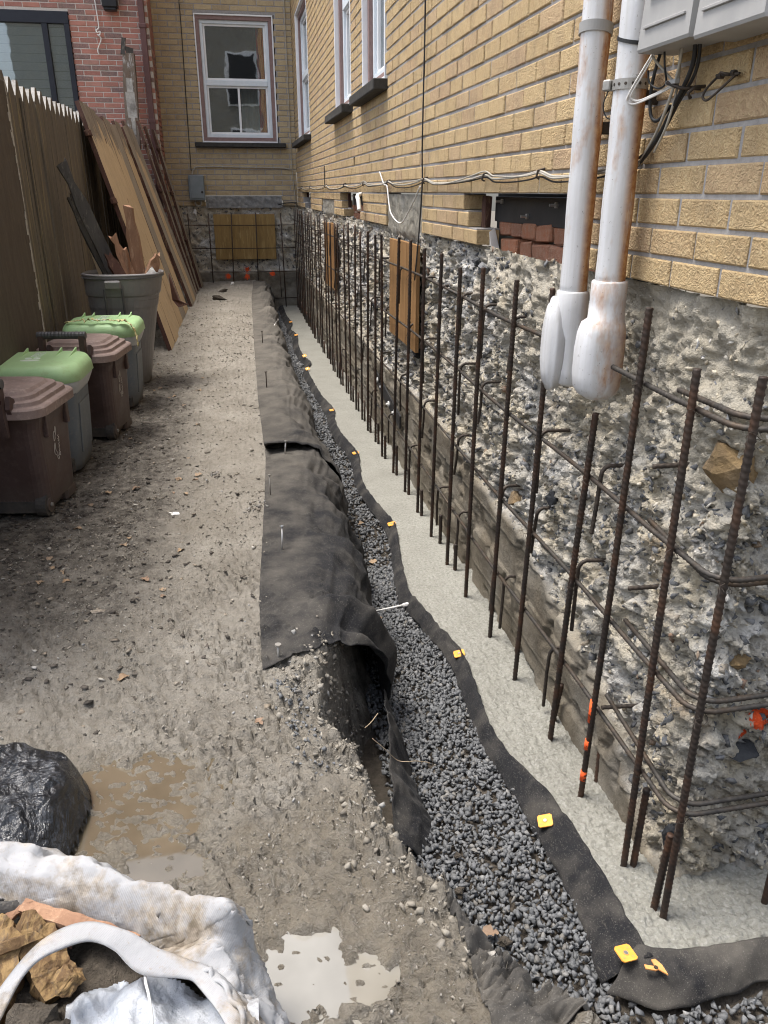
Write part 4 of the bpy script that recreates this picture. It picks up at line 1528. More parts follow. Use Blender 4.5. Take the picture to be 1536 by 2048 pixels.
# side return
mb = MB()
mb.box((-2.4, HY + 2.3, 2.2), (2.95, 3.2, 6.2))
mb.box((-.965, HY + .41, 2.2), (.06, .58, 6.2))
mb.box((-4.4, HY + 2.0, 7.95), (6.95, 3.9, 5.6))
obj('side_wall', mb, M['brick_r'], rh)
mb = MB()
k = 0
z = .9
while z < 5.2:
    y = HY + .005 + (.1 if k % 2 else 0)
    if k % 2:
        mb.box((-.931, HY + .052, z + .0263), (.03, .09, .0526), bev=.002)
    while y < 12.98:
        mb.box((-.931, min(y + .102, 12.99), z + .0263), (.03, .204, .0526), bev=.002)
        y += .214
    z += .0626
    k += 1
obj('side_brickwork', mb, M['brick_r'], rh, kind='stuff')
# dark framed window with wide blind slats
def hbx(mb, ua, ub, za, zb, da, db):
    a, b = hp(ua, za, da), hp(ub, zb, db)
    mb.box([(a[i] + b[i]) / 2 for i in range(3)], [abs(a[i] - b[i]) for i in range(3)], bev=.003)


mb = MB()
hbx(mb, HW[0], HW[1], HW[3] - .135, HW[3], -.02, .08)
hbx(mb, HW[1] - .065, HW[1], HW[2] + .06, HW[3] - .135, -.02, .08)
hbx(mb, HW[0], HW[0] + .065, HW[2] + .06, HW[3] - .135, -.02, .08)
hbx(mb, HW[0], HW[1], HW[2], HW[2] + .06, -.02, .08)
hbx(mb, -2.245, -2.175, HW[2] + .06, HW[3] - .135, -.012, .07)
hw = obj('window', mb, M['navy_frame'], rh)
for a, b in ((HW[0] + .065, -2.245), (-2.175, HW[1] - .065)):
    mb = MB()
    hbx(mb, a, b, HW[2] + .06, HW[3] - .135, .03, .036)
    obj('pane', mb, M['glass'], hw)
    z = 2.06
    while z < 3.28:
        mb = MB()
        c = ((a + b) / 2, HY + .065, z + .05)
        mb.box(c, (b - a + .05, .008, .096), Euler((R(10), 0, 0)))
        obj('blind_slat', mb, M['blind'], hw)
        z += .1
mb = MB()
hbx(mb, HW[0], HW[1], HW[2], HW[3], .45, .47)
obj('room', mb, M['room_dark'], rh)
# brown rainwater pipe
ds = thing('downspout', 'brown rectangular downspout on the corner of the red brick house', 'downspout', (-.99, HY - .05, 0))
mb = MB()
mb.box((-.985, HY - .055, 3.3), (.075, .065, 4.0), bev=.006)
obj('shaft', mb, M['brown_metal'], ds)
for z in (2.18, 3.29):
    mb = MB()
    mb.box((-.985, HY - .055, z), (.09, .08, .05), bev=.004)
    obj('joint_band', mb, M['brown_metal'], ds)
mb = MB()
mb.box((-.985, HY - .055, .9), (.07, .06, .8), bev=.006)
obj('lower_shaft', mb, M['brown_metal'], ds)
lamp = thing('wall_lamp', 'black box lamp on the red brick above the dangling white wire', 'wall lamp', (-1.36, HY - .08, 3.5))
mb = MB()
mb.box((-1.36, HY - .085, 3.62), (.19, .15, .30), bev=.012)
obj('housing', mb, M['lamp_black'], lamp)
mb = MB()
mb.box((-1.36, HY - .095, 3.455), (.155, .11, .035), bev=.008)
obj('lamp_shade', mb, M['lamp_black'], lamp)
pts = spline([(-1.56, HY - .02, 3.75), (-1.545, HY - .03, 3.5), (-1.535, HY - .04, 3.28), (-1.55, HY - .05, 3.24), (-1.575, HY - .03, 3.23), (-1.56, HY - .05, 3.20), (-1.525, HY - .04, 3.215), (-1.535, HY - .06, 3.17), (-1.565, HY - .03, 3.18), (-1.53, HY - .04, 3.15), (-1.53, HY - .04, 3.11), (-1.57, HY - .03, 3.04), (-1.585, HY - .03, 2.99), (-1.575, HY - .03, 2.96)], 70)
o = obj('wire', MB().tube(pts, .0075, 6), M['cable_white'])
tag(o, 'white wire with a knot dangling down the red brick wall', 'wire')

# ---- house across the street, seen in the window glass ------------------------------------
sh = thing('street_house', 'brick row house across the street reflected in the far window', 'house', (0, -12, 0))
mb = MB()
mb.box((0, -12.6, 4.2), (16, 1.0, 8.8))
obj('facade', mb, M['conc_block'], sh)
for x in (-4.2, -1.7, .8, 3.3):
    for z in (2.0, 4.9):
        mb = MB()
        mb.box((x, -12.07, z + .8), (1.3, .1, 2.0), bev=.01)
        w_ = obj('window', mb, M['white_paint'], sh)
        mb = MB()
        mb.box((x, -12.0, z + .8), (1.1, .06, 1.8))
        obj('pane', mb, M['steel_black'], w_)

# ------------------------------------------------------------------ reinforcing cages
def ribs(pitch, amp=.13, skew=1.0):
    def f(s, a):
        ph = (s / pitch + skew * a / (2 * math.pi)) % 1.0
        return 1 + amp * np.clip(1 - np.abs(ph - .5) * 5, 0, 1)
    return f


def bar(mb, pts, r, y):
    if y < 3.4:
        mb.tube(pts, r, 9, step=.0038, rf=ribs(.0152, .27))
    elif y < 6:
        mb.tube(pts, r, 7, step=.0070, rf=ribs(.024, .25))
    else:
        mb.tube(pts, r, 6, step=.08)
    return mb


cage = thing('rebar_cage', 'long rusty steel rebar grid standing on the footing along the right foundation', 'rebar cage', (.93, 6, FOOT_Z))
VB = [(1.306, .955, 1.302, .98), (1.475, .93, 1.476, .96), (1.746, .922, 1.701, 1.054), (2.017, .93, 1.93, .745), (2.372, .928, 2.313, 1.03), (2.68, .927, 2.622, 1.024),
      (3.035, .924, 2.978, 1.034), (3.365, .922, 3.313, 1.006), (3.72, .926, 3.64, 1.04), (4.06, .927, 3.99, 1.04), (4.40, .924, 4.30, 1.062), (4.76, .92, 4.61, 1.06)]
y = 5.1
while y < 12.85:
    VB.append((y, .915 + random.uniform(-.008, .01), y - random.uniform(-.02, .08), 1.04 + random.uniform(-.03, .03)))
    y += .325 + random.uniform(-.03, .03)
VB.append((1.30, 1.235, 1.30, .99))
VB.append((1.30, 1.56, 1.30, .99))
for i, (y0, x, y1, z1) in enumerate(VB):
    dx = random.uniform(-.006, .006)
    mb = bar(MB(), [(x, y0, FOOT_Z - .02), (x + dx * .5, (y0 + y1) / 2 + random.uniform(-.006, .006), .3), (x + dx, y1, z1)], .0083 if i != 3 else .0087, y0)
    vb = obj('vertical_bar', mb, M['rebar'], cage, smooth=True)
    if i == 2:
        for za, zb in ((-.12, -.045), (-.22, -.185), (-.335, -.30)):
            t = (za - FOOT_Z) / (z1 - FOOT_Z)
            yc_ = y0 + (y1 - y0) * t
            mb = MB().tube([(x - .001, yc_, za), (x - .001, yc_ + (y1 - y0) * .05, zb)], .0098, 9)
            obj('paint_mark', mb, M['spray'], vb, smooth=True)
# starter bars cast into the footing
for x, y, h_, lx_, ly_ in [(.975, 2.11, .16, .01, -.02), (1.0, 2.56, .20, .004, -.03), (.995, 2.89, .17, .0, -.02), (1.0, 1.80, .215, .004, .015), (.955, 1.47, .25, .012, .012), (.945, 1.335, .24, .01, .0), (.945, 3.30, .14, 0, 0), (.95, 3.62, .16, 0, 0)] + \
        [(v[1] + .012, v[0] - .055, .13 + .07 * random.random(), 0, .01) for v in VB[9:-2]]:
    mb = bar(MB(), [(x, y, FOOT_Z - .02), (x + lx_, y + ly_, FOOT_Z + h_)], .0088, y)
    obj('starter_bar', mb, M['rebar'], cage, smooth=True)
# horizontal bars, bent round the corner
for lvl, (zn, zf) in enumerate(((.872, .90), (.545, .60), (.212, .215), (-.085, -.17))):
    ymax = 12.8
    for rep, (xa, dz, yend, ystart) in enumerate(((.943, 0, ymax, 0), (.958, .018, 1.62 + .05 * lvl, 1))):
        xr = 1.235 + .6
        yc = 1.315 + (.012 if rep else 0)
        c = []
        rad = .06
        for a in np.linspace(0, math.pi / 2, 9):
            c.append((xa + rad - rad * math.cos(a), yc + rad - rad * math.sin(a), zn + dz * (1 if lvl != 1 else -1)))
        z0_ = c[0][2]
        corner = [(xr, yc + random.uniform(-.01, .01), z0_ + .01), (1.235, yc, z0_ + .005)] + c[::-1]
        if rep == 0:
            mb = bar(MB(), corner + [(xa, 1.6, z0_)], .0062, 1.4)
            n_ = 26
            near = [(xa, 1.6 + (3.4 - 1.6) * t, z0_ + (zf - zn) * .35 * t + .006 * math.sin(t * 7)) for t in np.linspace(0, 1, 14)]
            bar(mb, near, .0062, 1.5)
            z1_ = near[-1][2]
            far = [(xa - .012 * t, 3.4 + (ymax - 3.4) * t, z1_ + (zf - z1_) * t + .008 * math.sin(t * 17)) for t in np.linspace(0, 1, 40)]
            mb.tube(far, .0062, 6)
        else:
            lead = [(xa + .02, yend, z0_ - .01 + .02 * (lvl % 2))]
            mb = bar(MB(), corner + lead, .0062, 1.4)
        obj('horizontal_bar', mb, M['rebar_g'], cage, smooth=True)
        # wire ties at the crossings near the camera
        if rep == 0:
            for (y0, x, y1, z1) in VB[:11]:
                if y0 > 4.4 or y0 < 1.2 or z1 < z0_ + .05:
                    continue
                t = (z0_ - FOOT_Z) / (z1 - FOOT_Z)
                yy0 = y0 + (y1 - y0) * t
                a = np.linspace(0, 2 * math.pi * 1.6, 14)
                pts = [(x + .004 + .0125 * math.cos(q), yy0 + .0125 * math.sin(q), z0_ + .012 * math.sin(q * .7 + lvl) - .003 + (zf - zn) * .35 * (yy0 - 1.6) / 1.8) for q in a]
                pts += [(x - .02, yy0 - .012, z0_ + .004), (x - .026, yy0 - .022, z0_ - .012)]
                obj('wire_tie', MB().tube(pts, .0008, 4), M['iron_dark'], cage)
# hooked dowels drilled into the old wall
HK = [(2.70, .888), (3.05, .885), (2.37, .885), (3.38, .89), (3.75, .885), (4.1, .89), (4.75, .885), (5.45, .885), (6.1, .88), (6.8, .89), (7.6, .88), (8.4, .885), (9.3, .88), (10.4, .885),
      (1.90, .60), (1.60, .705), (2.36, .568), (3.03, .58), (3.36, .59), (4.1, .575), (4.45, .60), (5.2, .6), (5.8, .585), (6.5, .6), (7.2, .59), (8.0, .6), (9.0, .59), (10.1, .6),
      (1.98, .272), (2.34, .30), (1.64, .36), (2.70, .25), (3.35, .26), (4.05, .25), (4.7, .255), (5.4, .26), (6.2, .25), (7.0, .255), (8.0, .25), (9.2, .25),
      (2.13, -.125), (1.70, -.053), (2.62, -.10), (3.3, -.10), (3.7, -.12), (4.4, -.11), (5.1, -.1), (5.8, -.1), (6.6, -.1), (7.6, -.11)]
for i, (y, z) in enumerate(HK):
    L = .17 + .07 * random.random()
    straight = (1.60, .36) if False else None
    rr_ = .028
    dy = random.uniform(-.015, .015)
    pts = [(1.05, y, z), (.955 + rr_, y + .008, z)] + [(.955 + rr_ - rr_ * math.sin(a), y + .01, z - rr_ + rr_ * math.cos(a)) for a in np.linspace(.2, math.pi / 2, 6)] + [(.953, y + .012 + dy * .5, z - .1), (.95 + random.uniform(-.006, .006), y + .014 + dy, z - L)]
    if i in (15, 30, 41):
        pts = [(1.05, y, z), (.94, y + .02, z - .008)]
    mb = bar(MB(), pts, .0058, y)
    obj('hooked_dowel', mb, M['iron_dark'], cage, smooth=True)

cage2 = thing('rebar_cage', 'dark rebar grid in front of the far cellar opening and its plywood', 'rebar cage', (.2, 12.9, FOOT_Z))
for x0, x1 in ((-.655, -.66), (-.365, -.36), (-.055, -.02), (.325, .345), (.745, .72), (.68, .66)):
    zb = -.45 if x0 > .5 else -.15
    if x0 == .68:
        mb = MB().tube([(x0, 12.9, -.25), (x1, 12.9, .4)], .006, 6)
    else:
        mb = MB().tube([(x0, 12.88, zb), (x1, 12.88, .995)], .0095, 6)
    obj('vertical_bar', mb, M['rebar'], cage2, smooth=True)
for z, xa in ((.825, -.75), (.492, -.65), (.143, -.4), (-.262, .2)):
    obj('horizontal_bar', MB().tube([(xa, 12.895, z + .006), (.3, 12.895, z - .004), (.93, 12.895, z)], .007, 6), M['rebar'], cage2, smooth=True)

# ------------------------------------------------------------------ rainwater pipes with cast boots
def rain_pipe(label, y, zj, boot):
    XC = .935
    t = thing('rainwater_pipe', label, 'drainpipe', (XC, y, 0))
    XW, YW = XC, y
    XC = y = 0.0
    r = .0375
    a = np.arange(24) * 2 * math.pi / 24
    rings = []
    for z in np.linspace(zj + .02, 2.9, 60):
        bulge = .0008 * math.sin(z * 31)
        rings.append([(XC + (r + bulge) * math.cos(q), y + (r + bulge) * math.sin(q), z) for q in a])
    mb = MB().loft(rings)
    p = obj('shaft', mb, M['pipe'], t, smooth=False, local=True)
    for poly in p.data.polygons:
        poly.use_smooth = True
    mb = MB()
    rr_ = .045
    rings = []
    # collar
    for z, q in ((zj + .035, .043), (zj + .03, .0455), (zj - .015, .0455), (zj - .06, .047)):
        rings.append([(XC + q * math.cos(w), y + q * math.sin(w), z) for w in a])
    if boot == 'round':
        for z, sx, sy, ox in ((zj - .070, .054, .050, -.006), (zj - .095, .061, .053, -.008), (zj - .14, .064, .054, -.010), (zj - .205, .064, .054, -.010), (zj - .235, .061, .052, -.009),
                              (zj - .256, .050, .044, -.006), (zj - .270, .030, .028, -.003), (zj - .274, .010, .010, 0)):
            rings.append([(XC + ox + sx * math.copysign(abs(math.cos(w)) ** .8, math.cos(w)), y + sy * math.copysign(abs(math.sin(w)) ** .8, math.sin(w)), z) for w in a])
        obj('boot', MB().loft(rings), M['boot'], t, smooth=True, local=True)
    else:
        for z, s_ in ((zj - .10, .047), (zj - .19, .048), (zj - .225, .044), (zj - .235, .03)):
            rings.append([(XC + .012 + s_ * math.cos(w), y + s_ * math.sin(w), z) for w in a])
        obj('boot', MB().loft(rings), M['boot'], t, smooth=True, local=True)
        # oval inspection door, facing the yard
        mb = MB()
        zc, hz, hy = zj - .125, .118, .043
        b = np.arange(40) * 2 * math.pi / 40

        def oval(k, x_):
            return [(x_, y + .012 + hy * k * math.copysign(abs(math.cos(w)) ** .75, math.cos(w)), zc + hz * k * math.copysign(abs(math.sin(w)) ** .8, math.sin(w)) + .02 * (1 if math.sin(w) > 0 else 0) * (1 - abs(math.cos(w)))) for w in b]
        mb.loft([oval(1.0, XC - .02), oval(1.06, XC - .045), oval(1.06, XC - .052), oval(.95, XC - .054), oval(.9, XC - .062), oval(.6, XC - .070), oval(.2, XC - .072)])
        obj('inspection_door', mb, M['boot'], t, smooth=True, local=True)
    # wall bracket behind
    for z in (zj + .45,):
        mb = MB()
        mb.box((.047, y, z), (.06, .02, .03), bev=.003)
        obj('wall_bracket', mb, M['iron_dark'], t, local=True)
    return t


p1 = rain_pipe('rusty white drainpipe with a flat oval inspection door at its foot, farther of the two', 2.165, 1.005, 'door')
mb = MB()
a = np.linspace(-.3, math.pi + .9, 26)
mb.loft([[(.935 + q * math.cos(w + math.pi * .75), 2.165 + q * math.sin(w + math.pi * .75), 1.678 + dz + .006 * math.sin(w)) for (q, dz) in ((.0385, -.012), (.0425, -.012), (.0425, .012), (.0385, .012))] for w in a])
obj('pipe_bracket', mb, M['util_grey'], p1)
p2 = rain_pipe('rusty white drainpipe with a rounded swollen boot, nearer of the two', 1.94, 1.055, 'round')
mb = MB()
a = np.linspace(0, 2 * math.pi, 33)[:-1]
mb.loft([[(.935 + q * math.cos(w), 1.94 + q * math.sin(w), z) for w in a] for q, z in ((.0385, 1.519), (.0412, 1.519), (.0412, 1.541), (.0385, 1.541))], False, False)
hose = obj('hose_clamp', mb, M['wire_steel'], p2)
for w in np.linspace(2.4, 5.2, 8):
    mb = MB().tube([(.935 + .0405 * math.cos(w), 1.94 + .0405 * math.sin(w), 1.53), (.935 + .0418 * math.cos(w), 1.94 + .0418 * math.sin(w), 1.53)], .0036, 7)
    obj('slot', mb, M['iron_dark'], hose)
mb = MB()
mb.box((.893, 1.968, 1.531), (.02, .022, .024), Euler((0, 0, R(30))), bev=.003)
obj('screw_housing', mb, M['wire_steel'], hose)
mb = MB().loft([[(.935 + q * math.cos(w), 1.94 + q * math.sin(w), z + .012 * math.sin(w)) for w in a] for q, z in ((.0382, 1.618), (.0402, 1.618), (.0402, 1.626), (.0382, 1.626))], False, False)
obj('strap', mb, M['cable_black'], p2)
mb = MB().tube(spline([(.893, 1.965, 1.52), (.888, 1.975, 1.49), (.896, 1.97, 1.465), (.905, 1.955, 1.458)], 16), .0016, 5)
obj('strap_tail', mb, M['cable_black'], p2)

# ------------------------------------------------------------------ utility boxes on the wall
def util_box(label, y0, y1, zb):
    t = thing('utility_box', label, 'utility box', (1.0, (y0 + y1) / 2, zb), 'grey plastic utility boxes on the brick wall')
    mb = MB()

    def sec(z, g_, d):
        a, b = y0 + g_, y1 - g_
        return [(1.0 - .012, b + .012, z), (1.0 - d, b, z), (1.0 - d, a, z), (1.0 - .012, a - .012, z)]
    rings = [sec(zb, .0, .105), sec(zb + .006, 0, .108), sec(zb + .2, .006, .098), sec(zb + .65, .02, .09)]
    mb.loft(rings)
    body = obj('cover', mb, M['util_grey'], t)
    mb = MB()
    x = 1.0 - .109
    for (za, zc, yo) in ((.045, .05, .022), (.10, .105, .03)):
        mb.box((x + .001, (y0 + y1) / 2, zb + za), (.006, (y1 - y0) - 2 * yo, .006), bev=.001)
    mb.box((x + .008, y1 - .03, zb + .35), (.006, .006, .48), Euler((0, R(-1.5), 0)), bev=.001)
    mb.box((x + .008, y0 + .03, zb + .35), (.006, .006, .48), Euler((0, R(-1.5), 0)), bev=.001)
    obj('moulded_ridge', mb, M['util_grey'], t)
    mb = MB()
    mb.box((1.0 - .055, (y0 + y1) / 2, zb + .012), (.085, (y1 - y0) * .8, .022), bev=.003)
    obj('base_plate', mb, M['util_grey'], t)
    return t


util_box('weathered grey plastic utility box beside the nearer drainpipe, cables running into it', 1.625, 1.835, 1.578)
util_box('grey plastic utility box above the iron shackle, cut by the photo edge', 1.385, 1.605, 1.570)

# cables under the boxes
def cable(label, pts, r, mat, group=None, n=60, name='cable'):
    o = obj(name, MB().tube(spline(pts, n), r, 6), mat, smooth=True)
    tag(o, label, 'cable', group)
    return o


cable('thick black cable dropping from the utility box to the wall run', [(.95, 1.70, 1.60), (.962, 1.72, 1.54), (.968, 1.79, 1.47), (.975, 1.86, 1.41), (.985, 1.97, 1.355), (.985, 2.05, 1.345)], .0048, M['cable_black'], 'dark cables bundled below the utility boxes')
cable('black cable bundled beside the thick one below the boxes', [(.955, 1.69, 1.60), (.97, 1.715, 1.535), (.975, 1.78, 1.48), (.98, 1.88, 1.40), (.985, 2.05, 1.35)], .0036, M['cable_black'], 'dark cables bundled below the utility boxes')
cable('grey cable slanting from the box along the black bundle', [(.95, 1.745, 1.60), (.955, 1.765, 1.53), (.958, 1.80, 1.47), (.97, 1.86, 1.42), (.982, 1.95, 1.36)], .0034, M['cable_grey'])
cable('thin grey cable crossing behind the bundle', [(.955, 1.77, 1.605), (.965, 1.775, 1.52), (.965, 1.80, 1.44), (.978, 1.87, 1.385)], .003, M['cable_grey'])
cable('black cable hanging in a long loop close to the drainpipe', [(.945, 1.822, 1.60), (.945, 1.850, 1.535), (.95, 1.862, 1.485), (.955, 1.855, 1.455), (.962, 1.835, 1.45), (.968, 1.80, 1.475)], .0042, M['cable_black'])
cable('white twin cable hanging in a loop against the drainpipe', [(.94, 1.83, 1.60), (.925, 1.868, 1.55), (.915, 1.90, 1.508), (.917, 1.908, 1.492), (.93, 1.89, 1.487), (.955, 1.83, 1.503), (.965, 1.78, 1.515)], .0022, M['cable_white'], 'white loop cables')
cable('white cable of the pair lying just inside the outer loop', [(.942, 1.825, 1.60), (.93, 1.864, 1.55), (.92, 1.893, 1.512), (.922, 1.90, 1.498), (.935, 1.882, 1.493), (.957, 1.825, 1.508), (.966, 1.775, 1.52)], .0022, M['cable_white'], 'white loop cables')
cable('thin black cable curled in a small loop under the box corner', [(.935, 1.80, 1.60), (.94, 1.795, 1.55), (.95, 1.80, 1.52), (.95, 1.83, 1.512), (.94, 1.855, 1.525), (.935, 1.86, 1.55)], .0022, M['cable_black'])
cable('pale cable running from the box corner to the wall clip', [(.925, 1.83, 1.575), (.94, 1.82, 1.555), (.96, 1.785, 1.52)], .003, M['cable_grey'])
clip = thing('cable_hook', 'small iron hook in the brick holding the cable bundle', 'wall hook', (.98, 1.765, 1.51))
obj('shank', MB().tube([(1.01, 1.735, 1.502), (.955, 1.75, 1.505), (.945, 1.785, 1.518)], .004, 7), M['iron_dark'], clip, smooth=True)
obj('hook_end', MB().tube([(1.0, 1.72, 1.505), (.975, 1.722, 1.503), (.962, 1.722, 1.492), (.97, 1.724, 1.482)], .0038, 7), M['iron_dark'], clip, smooth=True)
mb = MB()
mb.box((.952, 1.775, 1.518), (.012, .04, .009), bev=.001)
obj('cable_tie', mb, M['util_grey'], clip)
# shackle in the brick
sk = thing('iron_shackle', 'iron shackle with a bolt hanging from the brick below the right box', 'shackle', (.99, 1.62, 1.5))
obj('bow', MB().tube(spline([(.985, 1.650, 1.517), (.965, 1.655, 1.495), (.955, 1.650, 1.478), (.955, 1.635, 1.470), (.957, 1.617, 1.476), (.97, 1.603, 1.493), (.985, 1.592, 1.511)], 30), .0026, 7), M['iron_dark'], sk, smooth=True)
obj('bolt', MB().tube([(.982, 1.655, 1.517), (.985, 1.58, 1.512)], .003, 7), M['iron_dark'], sk, smooth=True)
for y in (1.642, 1.598):
    obj('nut', MB().tube([(.984, y + .006, 1.515), (.984, y - .006, 1.5145)], .0062, 6), M['iron_dark'], sk)
obj('eye', MB().tube(spline([(1.01, 1.633, 1.517), (.978, 1.632, 1.519), (.972, 1.62, 1.518), (.978, 1.607, 1.513), (1.01, 1.606, 1.512)], 16), .0022, 6), M['iron_dark'], sk, smooth=True)

# cable run along the whole wall, clipped every few bricks
pts, clips = [], []
cy = [1.98, 2.62, 3.22, 4.27, 5.30, 6.3, 7.4, 8.9, 10.7, 12.0, 12.85]
for a, b in zip(cy[:-1], cy[1:]):
    clips.append(a)
    for t in np.linspace(0, 1, 7)[:-1]:
        pts.append((.984, a + (b - a) * t, 1.348 - (.016 + .004 * ((a * 7) % 1)) * (b - a) * 4 * t * (1 - t) * .9 + (.012 if (a * 3) % 1 > .5 else 0) * (1 - t)))
cable('thin grey cable sagging between clips along the yellow brick wall', pts, .0042, M['cable_grey'], n=220, name='wall_cable')
cable('second dark cable lying under the grey one along the wall', [(p[0] + .004, p[1], p[2] - .010 - .006 * math.sin(p[1] * 3)) for p in pts], .003, M['cable_black'], n=200, name='wall_cable')
cable('pale cable twisting over the wall cable run', [(p[0] - .002, p[1], p[2] + .004 + .009 * math.sin(p[1] * 4.3)) for p in pts if p[1] < 6.5], .0032, M['cable_grey'], n=160, name='wall_cable')
ORD = ['first', 'second', 'third', 'fourth', 'fifth', 'sixth', 'seventh', 'eighth', 'ninth', 'tenth', 'eleventh']
for i, y in enumerate(clips):
    mb = MB().tube([(1.0, y, 1.368), (.976, y, 1.362), (.974, y + .006, 1.342), (.984, y + .008, 1.338)], .004, 5)
    o = obj('cable_clip', mb, M['iron_dark'])
    tag(o, ORD[i] + ' bent cable clip along the brick wall counting from the drainpipes', 'cable clip', 'cable clips along the wall')
cable('thin black cable running straight down the yellow side wall', [(.986, 4.35, 6.0), (.985, 4.335, 2.2), (.985, 4.338, 1.9), (.984, 4.345, 1.5), (.984, 4.33, 1.34), (.972, 4.335, 1.1), (.955, 4.35, .85)], .0042, M['cable_black'], name='vertical_cable')
cable('white thin wire hanging in a loop over the concrete patch', [(.985, 5.62, 1.42), (.983, 5.45, 1.345), (.98, 5.32, 1.33), (.975, 5.24, 1.25), (.97, 5.12, 1.17), (.968, 4.82, 1.128), (.972, 4.6, 1.20), (.98, 4.36, 1.325)], .0042, M['cable_white'], name='hanging_wire')
cable('white plastic spout sticking out of the second brick pocket', [(1.02, 6.55, 1.285), (.96, 6.45, 1.272), (.945, 6.36, 1.25), (.94, 6.30, 1.245), (.94, 6.25, 1.17)], .016, M['paper'], name='white_spout')
cable('short upright cable end near the far corner of the side wall', [(.984, 9.0, 1.34), (.984, 8.98, 1.45), (.984, 9.0, 1.55)], .005, M['cable_black'], name='cable_end')
# back wall cables and meter box
cable('thin dark cable running down the rear brick wall to the grey box', [(-.56, 12.985, 5.5), (-.53, 12.985, 3.7), (-.545, 12.985, 2.6), (-.56, 12.985, 1.58)], .006, M['cable_black'], name='vertical_cable')
cable('pale conduit arching from the grey box across the rear wall', [(-.555, 12.97, 1.53), (-.52, 12.975, 1.60), (-.42, 12.98, 1.64), (.2, 12.98, 1.635), (.75, 12.98, 1.628), (.9, 12.98, 1.61)], .009, M['cable_grey'], name='conduit')
cable('thin cable running down the rear wall near the inner corner', [(.90, 12.985, 5.0), (.92, 12.985, 3.0), (.93, 12.985, 1.7), (.955, 12.985, 1.3), (.975, 12.98, .9)], .006, M['cable_grey'], name='corner_cable')
cable('dark cable along the brick foot near the inner corner', [(.70, 12.975, 1.115), (.85, 12.975, 1.14), (.985, 12.97, 1.14)], .008, M['cable_black'], name='corner_cable')
bx = thing('meter_box', 'blue grey metal meter box on the rear brick wall', 'meter box', (-.50, 12.95, 1.17))
mb = MB()
mb.box((-.495, 12.93, 1.35), (.225, .14, .345), bev=.008)
obj('case', mb, M['elec_box'], bx)
mb = MB()
mb.box((-.487, 12.853, 1.36), (.19, .016, .315), bev=.004)
dr = obj('door', mb, M['elec_box'], bx)
obj('lock', MB().tube([(-.42, 12.846, 1.29), (-.42, 12.838, 1.29)], .017, 10), M['cable_black'], dr)
mb = MB()
mb.box((-.606, 12.90, 1.35), (.012, .03, .30), bev=.002)
obj('hinge', mb, M['elec_box'], bx)
for k in (0, 1):
    obj('cable_loop', MB().tube(spline([(-.55 + .02 * k, 12.94, 1.18), (-.53, 12.93, 1.11 + .012 * k), (-.49, 12.93, 1.09 + .015 * k), (-.45, 12.93, 1.12), (-.44 - .02 * k, 12.94, 1.18)], 24), .007, 5), M['cable_grey'], bx, smooth=True)
o = obj('caulk_lump', rock(63, (.03, .02, .07), (-.55, 12.97, 1.0), 14, 2), M['paper'])
tag(o, 'white foam lump stuck on the concrete under the meter box', 'foam lump')

# ------------------------------------------------------------------ geotextile
def bank_profile(y, u):
    """cross-section of the draped cloth at distance y, u 0..1 from yard edge to trench bottom"""
    x0 = np.interp(y, [1.9, 2.4, 2.94, 3.37, 3.95, 5.2, 7, 10.6, 12.5], [-.005, .0, .03, .055, .085, .085, .11, .17, .24])
    xc = np.interp(y, [1.9, 2.2, 2.6, 4, 8, 12.6], [.15, .19, .235, .265, .30, .36])
    x3 = np.interp(y, [1.9, 2.3, 2.78, 3.99, 5.04, 8, 11.6, 12.6], [.40, .42, .45, .475, .45, .42, .46, .52])
    b0, b1, b2, b3 = (1 - u) ** 3, 3 * u * (1 - u) ** 2, 3 * u * u * (1 - u), u ** 3
    x = b0 * x0 + b1 * (x0 + (xc - x0) * 1.15) + b2 * (x3 - .015) + b3 * x3
    z = b0 * .014 + b1 * .045 + b2 * (.02) + b3 * (-.475)
    return x, z


def cloth(label, ya, yb, dustfn, lift=.0, seed=0, nu=300, nv=90, cut=None, u0=0.0):
    yy_ = np.linspace(ya, yb, nu)
    uu_ = np.linspace(u0, 1, nv)
    Y, U = np.meshgrid(yy_, uu_, indexing='ij')
    Y0 = Y.copy()
    if cut is not None:
        Y = Y + cut(U) * sstep(ya + .9, ya, Y0)
    x, z = bank_profile(Y, U)
    fold = fbm(Y * 2.3 + seed, U * 2.2, seed, 3)
    drape = ridge(Y * 3.1 + .9 * U + seed, U * 1.1, seed + 4, 2)
    amp = sstep(.12, .45, U) * (1 - .5 * sstep(.8, 1, U))
    fine = fbm(Y * 15 + 6 * U, U * 5, seed + 2, 3)
    long_ = ridge(Y * 1.3 + seed, U * 9 - Y * .9, seed + 9, 2)
    d = .030 * fold * (.3 + amp) + .024 * drape * amp + .004 * fine + .009 * long_ * amp - .008
    # deeper gathers
    for (gy, gu, gl, gw, gd) in GATHERS:
        s_ = (Y - gy) / gw - (U - gu) * 1.8
        d = d + gd * np.exp(-(s_ ** 2)) * sstep(gl, gl * .3, np.abs(U - gu)) - gd * .7 * np.exp(-((s_ - 1.4) ** 2)) * sstep(gl, gl * .3, np.abs(U - gu))
    d = d + lift
    P = np.stack([x, Y, z], -1)
    N = np.cross(np.gradient(P, axis=1), np.gradient(P, axis=0))
    N /= np.linalg.norm(N, axis=-1)[..., None] + 1e-9
    N = np.where((N[..., 2:3] < -.05) | (N[..., 0:1] < -.3), -N, N)
    P = P + N * d[..., None]
    # never sink below the mud
    gz = ground_h(P[..., 0], P[..., 1])
    P[..., 2] = np.where(U < .62, np.maximum(P[..., 2], gz + .004 + .003 * (1 + fine)), P[..., 2])
    return P, U


